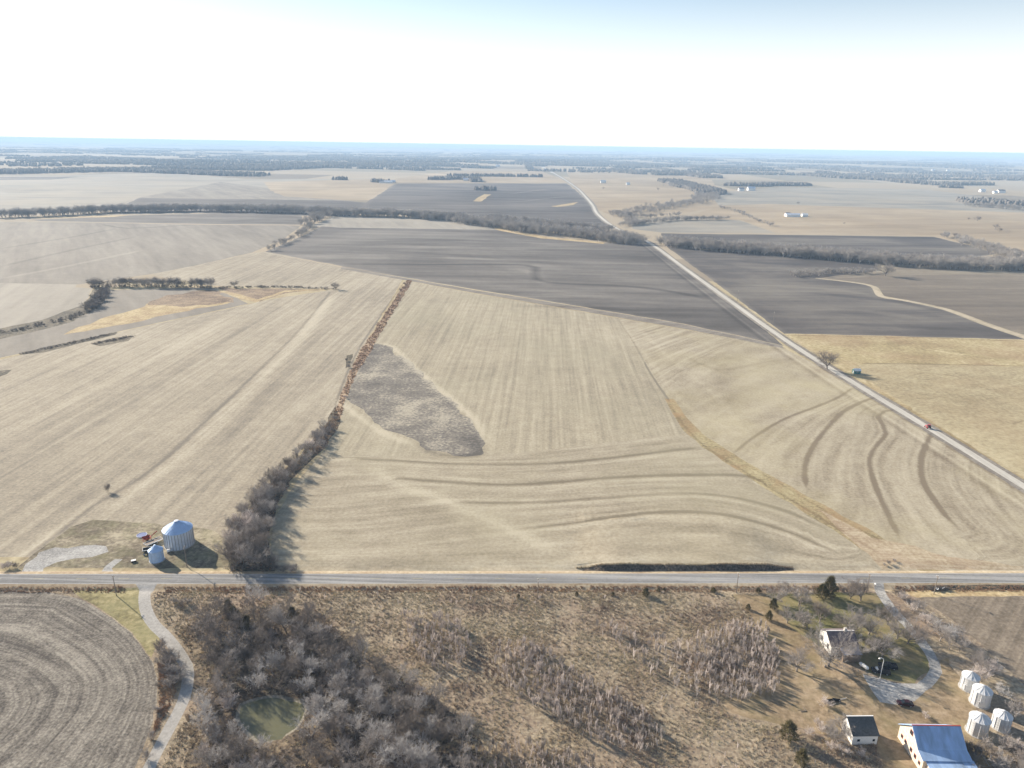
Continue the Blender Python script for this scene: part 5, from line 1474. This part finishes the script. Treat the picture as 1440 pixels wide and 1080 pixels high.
def vehicle(name, label, cat, x, y, rz, paint, kind='pickup', group=None, s=0.78):
    root = empty(name, (x, y, h1(x, y)), rz, label, cat, group); root.scale = (s, s, s)
    if kind == 'pickup':
        loft([(-2.7, .93, .5, 1.12), (-2.6, .97, .45, 1.15), (.55, .97, .42, 1.15), (.9, .97, .42, 1.15), (2.3, .95, .42, 1.08), (2.65, .88, .45, .95)], paint, 'body', root)
        loft([(-.75, .80, 1.1, 1.75), (-.55, .80, 1.1, 1.85), (.55, .80, 1.1, 1.85), (1.1, .84, 1.1, 1.2)], 'glass_dark', 'window', root)
        MB().box(-.6, .5, -.74, .74, 1.83, 1.90).build('roof', MATS[paint], root)
        m = MB().box(-2.6, -2.5, -.95, .95, 1.1, 1.45).box(-2.5, -.8, -.97, -.85, 1.1, 1.45).box(-2.5, -.8, .85, .97, 1.1, 1.45); m.build('bed', MATS[paint], root)
    else:
        loft([(-2.2, .80, .5, .95), (-2.1, .86, .4, 1.0), (-1.0, .88, .35, 1.0), (1.0, .88, .35, .98), (2.0, .84, .38, .85), (2.2, .75, .45, .75)], paint, 'body', root)
        loft([(-1.7, .70, .95, 1.05), (-1.1, .70, .95, 1.42), (.35, .70, .95, 1.42), (1.05, .74, .95, 1.02)], 'glass_dark', 'window', root)
        MB().box(-1.05, .3, -.64, .64, 1.41, 1.46).build('roof', MATS[paint], root)
    L_, wr = (1.65, .38) if kind == 'pickup' else (1.35, .32)
    for sx in (-1, 1):
        for sy in (-1, 1): wheel(root, sx * L_, sy * .84, wr, .24)
    for sy in (-1, 1):
        xe = 2.6 if kind == 'pickup' else 2.12
        MB().box(xe - .06, xe + .05, sy * .62 - .14, sy * .62 + .14, .62, .8).build('headlight', MATS['white_paint'], root)
    return root
x, y = at(1238, 946); vehicle('pickup_truck', 'black pickup truck parked at the lamp pole in the yard', 'truck', x, y, R(165), 'black_paint', 'pickup', 'vehicles parked in the farmyard')
x, y = at(1248, 939); vehicle('pickup_truck', 'black pickup truck parked just behind the nearer black pickup', 'truck', x, y, R(170), 'black_paint', 'pickup', 'vehicles parked in the farmyard')
x, y = at(1272, 991); vehicle('parked_car', 'dark maroon car parked at the lower edge of the gravel', 'car', x, y, R(172), 'maroon_paint', 'car', 'vehicles parked in the farmyard')
x, y = at(1307, 602); 
tr = empty('tractor', (x - .9, y, h1(x, y)), R(96), 'small red tractor on the edge of the gravel road', 'tractor'); tr.scale = (.75, .75, .75)
loft([(-.3, .42, .9, 1.5), (1.2, .40, .9, 1.45), (2.0, .36, .85, 1.35), (2.1, .3, .9, 1.2)], 'red_paint', 'hood', tr)
loft([(-1.5, .62, .9, 2.45), (-1.3, .68, .9, 2.55), (-.4, .68, .9, 2.55), (-.2, .66, .9, 2.0)], 'glass_dark', 'cab', tr)
MB().box(-1.6, -.3, -.78, .78, 2.55, 2.68).build('roof', MATS['red_paint'], tr)
for sy in (-1, 1):
    MB().box(-1.7, -.2, sy * .95 - .22, sy * .95 + .22, 1.5, 1.58).build('mudguard', MATS['red_paint'], tr)
    wheel(tr, -.9, sy * .95, .8, .42, 'red_paint'); wheel(tr, 1.5, sy * .75, .45, .28, 'red_paint')
MB().tube([(1.2, 0, 1.4), (1.2, 0, 2.1)], .05, 6).build('exhaust', MATS['dark_metal'], tr)

# roadside bin yard machinery
x, y = at(207, 761)
au = empty('grain_auger', (x, y, h1(x, y)), R(40), 'rusty red auger hopper left of the large grain bin', 'auger')
MB().poly([(-1.2, -1, 1.5), (1.2, -1, 1.5), (1.2, 1, 1.5), (-1.2, 1, 1.5), (-.4, -.3, .5), (.4, -.3, .5), (.4, .3, .5), (-.4, .3, .5)], [(0, 1, 5, 4), (1, 2, 6, 5), (2, 3, 7, 6), (3, 0, 4, 7), (4, 5, 6, 7)]).build('hopper', MATS['machine_red'], au)
MB().tube([(0, 0, .5), (3.2, .2, 2.4)], .16, 8).build('auger_tube', MATS['machine_red'], au)
MB().tube([(-1.1, -.9, 0), (-1.1, -.9, 1.5)], .05, 5).tube([(1.1, -.9, 0), (1.1, -.9, 1.5)], .05, 5).tube([(-1.1, .9, 0), (-1.1, .9, 1.5)], .05, 5).tube([(1.1, .9, 0), (1.1, .9, 1.5)], .05, 5).tube([(-1.1, -.9, .5), (-1.1, .9, .5)], .04, 5).tube([(1.1, -.9, .5), (1.1, .9, .5)], .04, 5).tube([(-1.1, -.9, .5), (1.1, -.9, .5)], .04, 5).build('frame', MATS['machine_red'], au)
for sy in (-1, 1): wheel(au, 0, sy * 1.15, .38, .22)
x, y = at(216, 764)
tl = empty('flatbed_trailer', (x, y, h1(x, y)), R(55), 'pale empty flatbed trailer between the red auger and the small bin', 'trailer')
MB().box(-2.6, 2.6, -1.0, 1.0, .72, .82).build('deck', MATS['pole_wood'], tl)
MB().box(-2.6, 2.6, -1.06, -1.0, .62, .95).box(-2.6, 2.6, 1.0, 1.06, .62, .95).box(-2.66, -2.6, -1.06, 1.06, .62, .95).box(2.6, 2.66, -1.06, 1.06, .62, .95).build('frame', MATS['white_paint'], tl)
MB().tube([(2.6, -.6, .7), (4.0, 0, .55)], .05, 5).tube([(2.6, .6, .7), (4.0, 0, .55)], .05, 5).build('drawbar', MATS['dark_metal'], tl)
for sx in (-.5, .5):
    for sy in (-1, 1): wheel(tl, sx, sy * 1.2, .36, .22)
x, y = at(208, 778)
gc = empty('wagon_box', (x, y, h1(x, y)), R(20), 'dark grey wagon box at the left side of the small bin', 'wagon')
MB().poly([(-1.2, -.9, 1.6), (1.2, -.9, 1.6), (1.2, .9, 1.6), (-1.2, .9, 1.6), (-.8, -.6, .5), (.8, -.6, .5), (.8, .6, .5), (-.8, .6, .5)], [(0, 1, 5, 4), (1, 2, 6, 5), (2, 3, 7, 6), (3, 0, 4, 7), (4, 5, 6, 7)]).build('box', MATS['dark_metal'], gc)
MB().box(-1.28, 1.28, -.98, -.9, 1.5, 1.64).box(-1.28, 1.28, .9, .98, 1.5, 1.64).box(-1.28, -1.2, -.9, .9, 1.5, 1.64).box(1.2, 1.28, -.9, .9, 1.5, 1.64).build('rim_rail', MATS['white_paint'], gc)
for sx in (-.9, .9):
    for sy in (-1, 1): wheel(gc, sx, sy * .9, .36, .2)
x, y = at(199.5, 753)
tk = empty('stock_tank', (x, y, h1(x, y)), 0, 'round dark blue stock tank beyond the red auger', 'tank'); tk.scale = (.9, .9, .6)
MB().lathe([(1.75, 0), (1.78, .5), (1.70, .5), (1.68, .36)], 32).build('rim', MATS['galvanised_dull'], tk)
MB().lathe([(1.69, .36), (.001, .37)], 32).build('cover', MATS['blue_plastic'], tk)
x, y = at(188, 790)
bk = empty('feed_box', (x, y, h1(x, y)), R(25), 'tiny white lidded box on the grass left of the small bin', 'box')
MB().box(-.6, .6, -.4, .4, 0, .5).build('box', MATS['dark_metal'], bk); MB().box(-.65, .65, -.45, .45, .5, .58).build('lid', MATS['white_paint'], bk)

# yard things
x, y = at(1214, 940)
pt = empty('propane_tank', (x, y, h1(x, y)), R(120), 'white propane tank on legs right of the farmhouse', 'tank'); pt.scale = (.8, .8, .8)
MB().lathe([(.001, -1.6), (.3, -1.52), (.5, -1.3), (.55, -1.1), (.55, 1.1), (.5, 1.3), (.3, 1.52), (.001, 1.6)], 20, 0, 0, 'x').build('tank', MATS['white_paint'], pt, True).location = (0, 0, 1.0)
for s in (-1, 1): MB().box(s * .9 - .12, s * .9 + .12, -.35, .35, 0, .52).build('leg', MATS['concrete'], pt)
MB().lathe([(.001, 1.74), (.14, 1.7), (.14, 1.5)], 10).build('valve_cover', MATS['white_paint'], pt)
x, y = at(1237, 955)
lp = empty('yard_lamp', (x, y, h1(x, y)), R(180), 'white curved yard lamp pole beside the black pickups', 'lamp pole')
MB().tube([(0, 0, 0), (0, 0, 5.4), (.15, 0, 5.9), (.6, 0, 6.15), (1.0, 0, 6.1)], .07, 6).build('pole', MATS['white_paint'], lp)
MB().lathe([(.001, 6.12), (.2, 6.05), (.24, 5.9), (.001, 5.88)], 10, 1.1, 0).build('lamp_head', MATS['white_paint'], lp)
x, y = at(1234, 945)
cb = empty('water_tote', (x, y, h1(x, y)), R(10), 'small white cube tote standing beside the yard lamp', 'tote')
MB().box(-.5, .5, -.5, .5, .15, 1.15).build('tank', MATS['white_paint'], cb)
MB().box(-.55, .55, -.55, .55, 0, .12).build('pallet', MATS['weathered_wood'], cb)
m = MB()
for s in (-.53, .53):
    for t_ in (-.53, .53): m.tube([(s, t_, .1), (s, t_, 1.2)], .02, 4)
for z_ in (.45, .8, 1.2): m.tube([(-.53, -.53, z_), (.53, -.53, z_)], .02, 4).tube([(.53, -.53, z_), (.53, .53, z_)], .02, 4).tube([(.53, .53, z_), (-.53, .53, z_)], .02, 4).tube([(-.53, .53, z_), (-.53, -.53, z_)], .02, 4)
m.build('cage', MATS['galvanised_dull'], cb)
for k_, (px, py, rz, lb) in enumerate(((1166, 987, 10, 'dark feed trough at left of a pair in the bare yard'), (1176, 986, -15, 'dark feed trough with pale end at right of the pair in the bare yard'))):
    x, y = at(px, py)
    fb = empty('feed_trough', (x, y, h1(x, y)), R(rz), lb, 'trough', 'feed troughs')
    MB().poly([(-.9, -.35, .5), (.9, -.35, .5), (.9, .35, .5), (-.9, .35, .5), (-.75, -.2, .12), (.75, -.2, .12), (.75, .2, .12), (-.75, .2, .12)], [(0, 1, 5, 4), (1, 2, 6, 5), (2, 3, 7, 6), (3, 0, 4, 7), (4, 5, 6, 7)]).build('basin', MATS['dark_metal'], fb)
    for s in (-1, 1): MB().box(s * .7 - .05, s * .7 + .05, -.3, .3, 0, .2).build('leg', MATS['white_paint' if k_ else 'dark_metal'], fb)
x, y = at(1181, 984); bo = MB().tube([(0, 0, .12), (1.5, .25, .16), (1.7, .6, .18)], [.07, .06, .04], 6).build('white_pipe', MATS['white_paint']); bo.location = (x, y, 0); tag(bo, 'short bent white pipe lying by the feed troughs', 'pipe')
x, y = at(1126, 1001)
bo = MB().tube([(0, 0, .08), (1.3, .2, .1)], .07, 6).tube([(1.3, .2, .1), (1.0, 1.4, .1)], .06, 6).tube([(-.6, .5, .08), (1.1, .3, .12)], .05, 6).build('fallen_branch', MATS['pole_wood']); bo.location = (x, y, 0); tag(bo, 'pale fallen branch lying on the open dirt', 'branch')
x, y = at(1066, 1002)
x, y = at(1162, 938)
bo = MB().lathe([(.001, .7), (.25, .65), (.35, .3), (.3, 0)], 12).build('stump', MATS['pole_wood']); bo.location = (x - .3, y, 0); tag(bo, 'pale cut stump at the foot of the big spreading tree', 'stump')

# green shed by the gravel road
house('hut', 'tiny teal hut with pale end wall beside the gravel road', 'hut', at(1204, 525)[0], at(1204, 525)[1], R(0), 3.0, 3.6, 1.9, .9, 'teal_paint', 'white_paint', wins=(('s', 0, .8, .6, .6),), doors=(('w', 0, .8, 1.6, 'white_paint'),), over=.15)

# rail fence at the top of the lawn
fn = empty('rail_fence', (0, 0, 0), 0, 'brown rail fence between the lawn and the paved road', 'fence')
p0, p1 = at(1041, 833.5), at(1220, 831.5)
nf = 30
for i in range(nf + 1):
    x = p0[0] + (p1[0] - p0[0]) * i / nf; y = p0[1] + (p1[1] - p0[1]) * i / nf
    MB().box(x - .07, x + .07, y - .07, y + .07, -.2 + h1(x, y), 1.25 + h1(x, y)).build('post', MATS['weathered_wood'], fn)
for z in (.35, .72, 1.08):
    m = MB(); m.tube([(p0[0], p0[1] - .1, z), (p1[0], p1[1] - .1, z)], .07, 4); m.build('rail', MATS['weathered_wood'], fn)

# utility poles
def pole(px, py, hh, label, arm=True, mat='pole_wood', top_white=True):
    x, y = at(px, py)
    root = empty('utility_pole', (x, y, h1(x, y)), R(1.7), label, 'utility pole', 'poles along the roads')
    MB().tube([(0, 0, -.4), (0, 0, hh)], [.12, .08], 8).build('pole', MATS[mat], root)
    if arm:
        MB().box(-.06, .06, -.75, .75, hh - .55, hh - .43).build('crossarm', MATS[mat], root)
        for s in (-.65, 0.0, .65): 
            z0 = hh - .43 if s else hh
            MB().lathe([(.001, z0 + .22), (.06, z0 + .18), (.07, z0), (.001, z0 - .001)], 8, 0, s).build('insulator', MATS['white_paint'], root)
    return root
pole(164, 838, 6.5, 'wooden utility pole between the ploughed field and the paved road')
pole(756, 842, 6.5, 'pale utility pole left of the small seedlings on the rough grass')
pole(1035, 834, 6.5, 'utility pole south of the paved road near the end of the dark bank')
pole(1218, 834, 6.5, 'utility pole at the mouth of the farm drive')
pole(1313, 836, 6.2, 'utility pole beside the debris heap at right')
pole(263, 797, 7.0, 'utility pole in front of the large grain bin')
pole(1123, 866, 6.0, 'bare wooden pole on the lawn left of the tall cedar', arm=False)
pole(1037, 423, 8.5, 'utility pole by the gravel road between the dark fields, farther one')
pole(1087, 455, 8.5, 'utility pole by the gravel road between the dark fields, nearer one')
for px, py, lb in ((45, 822, 'small white roadside marker at far left of the paved road'), (1270, 823, 'small white roadside marker right of the farm drive')):
    pass
x, y = at(1236, 826)
mb = empty('mailbox', (x - 1.2, y, h1(x, y)), R(90), 'white mailbox on a post at the farm drive entrance', 'mailbox')
MB().box(-.05, .05, -.05, .05, -.1, 1.05).build('post', MATS['weathered_wood'], mb)
MB().poly([(-.3, s * .13, z) for s in (-1, 1) for z in (1.05, 1.25)] + [(-.3, 0, 1.33)] + [(.3, s * .13, z) for s in (-1, 1) for z in (1.05, 1.25)] + [(.3, 0, 1.33)],
          [(0, 1, 4, 3, 2), (5, 7, 8, 9, 6), (0, 5, 6, 1), (1, 6, 9, 4), (4, 9, 8, 3), (3, 8, 7, 2), (2, 7, 5, 0)]).build('box', MATS['white_paint'], mb)
# heap of blown-in debris in the ditch at right
x, y = at(1318, 829)
dh = empty('brush_heap', (x, y, h1(x, y)), 0, 'heap of dark branches and pale scraps in the roadside ditch', 'brush heap')
v, f = prisms(*[np.array(a) for a in zip(*[((rnd.uniform(-3, 3), rnd.uniform(-.8, .8), rnd.uniform(0, .6)), (rnd.uniform(-3.5, 3.5), rnd.uniform(-1, 1), rnd.uniform(.2, 1.4)), rnd.uniform(.03, .09), .02) for _ in range(120)])], 4)
link('branches', np_mesh('branches', v, f), dh, MATS['bark'])
m = MB()
for _ in range(5):
    a, b_ = rnd.uniform(-1, 2), rnd.uniform(-.8, .2); s = rnd.uniform(.2, .5)
    m.poly([(a, b_, .6), (a + s, b_ + .2, .75), (a + s * .8, b_ - .5, 1.0), (a - .1, b_ - .5, .8), (a + .3, b_ - .1, .5)], [(0, 1, 2, 3), (0, 3, 4), (0, 4, 1), (1, 4, 2), (2, 4, 3)])
m.build('scrap', MATS['galvanised_dull'], dh)

# farmsteads far off
FS = [('farm_shed', 'long white shed of the farmstead on the tan hill', 1114, 304.5, 26, 12, 4, 2, 'white_paint', 'galvanised'), ('farm_shed', 'short pale shed right of the long one on the tan hill', 1131, 304.5, 10, 9, 4, 2, 'white_paint', 'white_paint'),
      ('farmhouse', 'small white house left of the long shed on the tan hill', 1107, 303.6, 9, 8, 4, 2.5, 'white_paint', 'brown_shingle'),
      ('farmhouse', 'white house of the far farmstead beyond the pale field', 1042, 268.5, 16, 12, 6, 4, 'white_paint', 'grey_shingle'), ('farm_shed', 'white barn right of the house beyond the pale field', 1056, 268, 22, 14, 7, 5, 'white_paint', 'galvanised'),
      ('farm_shed', 'blue grey shed in the farmstead beside the far dark field', 546, 257.5, 26, 16, 5, 3, 'white_paint', 'galvanised'), ('farmhouse', 'little white house in the farmstead beside the far dark field', 536, 257.3, 12, 10, 5, 3, 'white_paint', 'grey_shingle'), ('farm_shed', 'low shed at the right of the farmstead beside the far dark field', 553, 256.5, 14, 10, 4, 3, 'galvanised', 'galvanised'),
      ('farm_shed', 'white shed near the far end of the gravel road', 848, 257.5, 18, 12, 6, 4, 'white_paint', 'white_paint'), ('farm_shed', 'small pale shed right of the one near the road end', 883, 260, 12, 10, 5, 3, 'white_paint', 'white_paint'),
      ('farmhouse', 'white house on the far right horizon ridge', 1226, 244, 20, 16, 7, 5, 'white_paint', 'white_paint'), ('farm_shed', 'white building left of two on the far right plain', 1312, 240.5, 22, 16, 7, 5, 'white_paint', 'white_paint'),
      ('farm_shed', 'white building right of two on the far right plain', 1333, 241, 22, 16, 7, 5, 'white_paint', 'white_paint'), ('farmhouse', 'white house by the red earth at far right', 1381, 270, 16, 12, 6, 4, 'white_paint', 'white_paint'),
      ('farm_shed', 'dark roofed barn by the red earth at far right', 1407, 271, 22, 14, 6, 4, 'white_paint', 'brown_shingle'), ('farm_shed', 'grey shed between house and dark barn at far right', 1399, 272, 12, 10, 5, 3, 'white_paint', 'galvanised'),
      ('farm_shed', 'small shed in the trees above the far dark field', 655, 254, 18, 12, 5, 3, 'white_paint', 'galvanised'), ('farm_shed', 'pale shed by the road at the skyline', 700, 234.5, 26, 18, 7, 5, 'white_paint', 'white_paint')]
for nm, lb, px, py, l_, w2, wh, rh, wm, rm in FS:
    x, y = at(px, py)
    house(nm, lb, 'house' if nm == 'farmhouse' else 'shed', x, y, R(2), w2, l_, wh, rh, wm, rm, over=.5)
# single far trees
for px, py, hh, lb in ((1399, 323, 11, 'lone dark bush like tree on the tan hill at right'), (1374, 311, 10, 'small upright tree on the tan hill'), (1361, 309.5, 6, 'low bush beside the small upright tree on the tan hill'), (1405, 326, 7, 'second bush right of the lone dark one'), (1087, 317, 5, 'bush at the end of the pale field hedge'), (1188, 315.5, 4, 'low bush in the hollow of the tan hill'), (1123, 287, 6, 'low bush on the edge of pale and tan fields'), (926, 268, 10, 'small far tree left of the wooded valley'), (950, 263, 10, 'far tree beside the wooded valley'), (848, 266, 7, 'tiny tree under the shed near the road end')):
    x, y = at(px, py)
    plant('tree', 'bare_tree', x, y, hh, lb, 'tree', 'single trees of the far hills', 'twig_brown', 1.5)
# low growth along the sprout in the west field
x, y = at(151, 692); plant('shrub', 'leafless_shrub', x, y, 3.4, 'lone leafless sapling at the seam of the west stubble field', 'shrub', 'shrubs of the fields', 'twig_brown', .8)
for px, py, hh in ((1250, 793, 1.3), (1258, 790, 1.1), (1243, 795, 1.0)):
    x, y = at(px, py); plant('shrub', 'leafless_shrub', x, y, hh, 'low grey green bush where the grass waterway meets the road', 'shrub', 'bushes at the foot of the waterway', 'twig_grey', 1.4)

# neighbours that share a label are told apart by their order across the view
def _px(o):
    p = o.matrix_world.translation if o.parent else o.location
    v = Vector(p) - Vector((0, 0, CAMH))
    return v.dot(rt) / max(v.dot(fw), 1)
by_label = {}
for o in list(col.objects):
    if o.parent is None and 'label' in o: by_label.setdefault(o['label'], []).append(o)
ORD = ['first', 'second', 'third', 'fourth', 'fifth', 'sixth', 'seventh', 'eighth', 'ninth', 'tenth', 'eleventh', 'twelfth']
for lb, os_ in by_label.items():
    if not 2 <= len(os_) <= 12: continue
    os_.sort(key=_px)
    for i, o in enumerate(os_):
        sfx = ', leftmost' if i == 0 else ', rightmost' if i == len(os_) - 1 else ', ' + ORD[i] + ' from left'
        if len((lb + sfx).split()) <= 16: o['label'] = lb + sfx
# ------------------------------------------------------------------ haze
hm = bpy.data.materials.new('haze'); hm.use_nodes = True
hn = hm.node_tree; hn.nodes.clear()
pv = hn.nodes.new('ShaderNodeVolumePrincipled'); ho = hn.nodes.new('ShaderNodeOutputMaterial')
pv.inputs['Color'].default_value = c4(HAZE_COL); pv.inputs['Density'].default_value = HAZE_DENSITY
pv.inputs['Anisotropy'].default_value = HAZE_ANISO
hn.links.new(pv.outputs[0], ho.inputs['Volume'])
hz = MB().box(-64000, 64000, -64000, 64000, -60, 128).build('haze', hm)
tag(hz, kind='stuff')
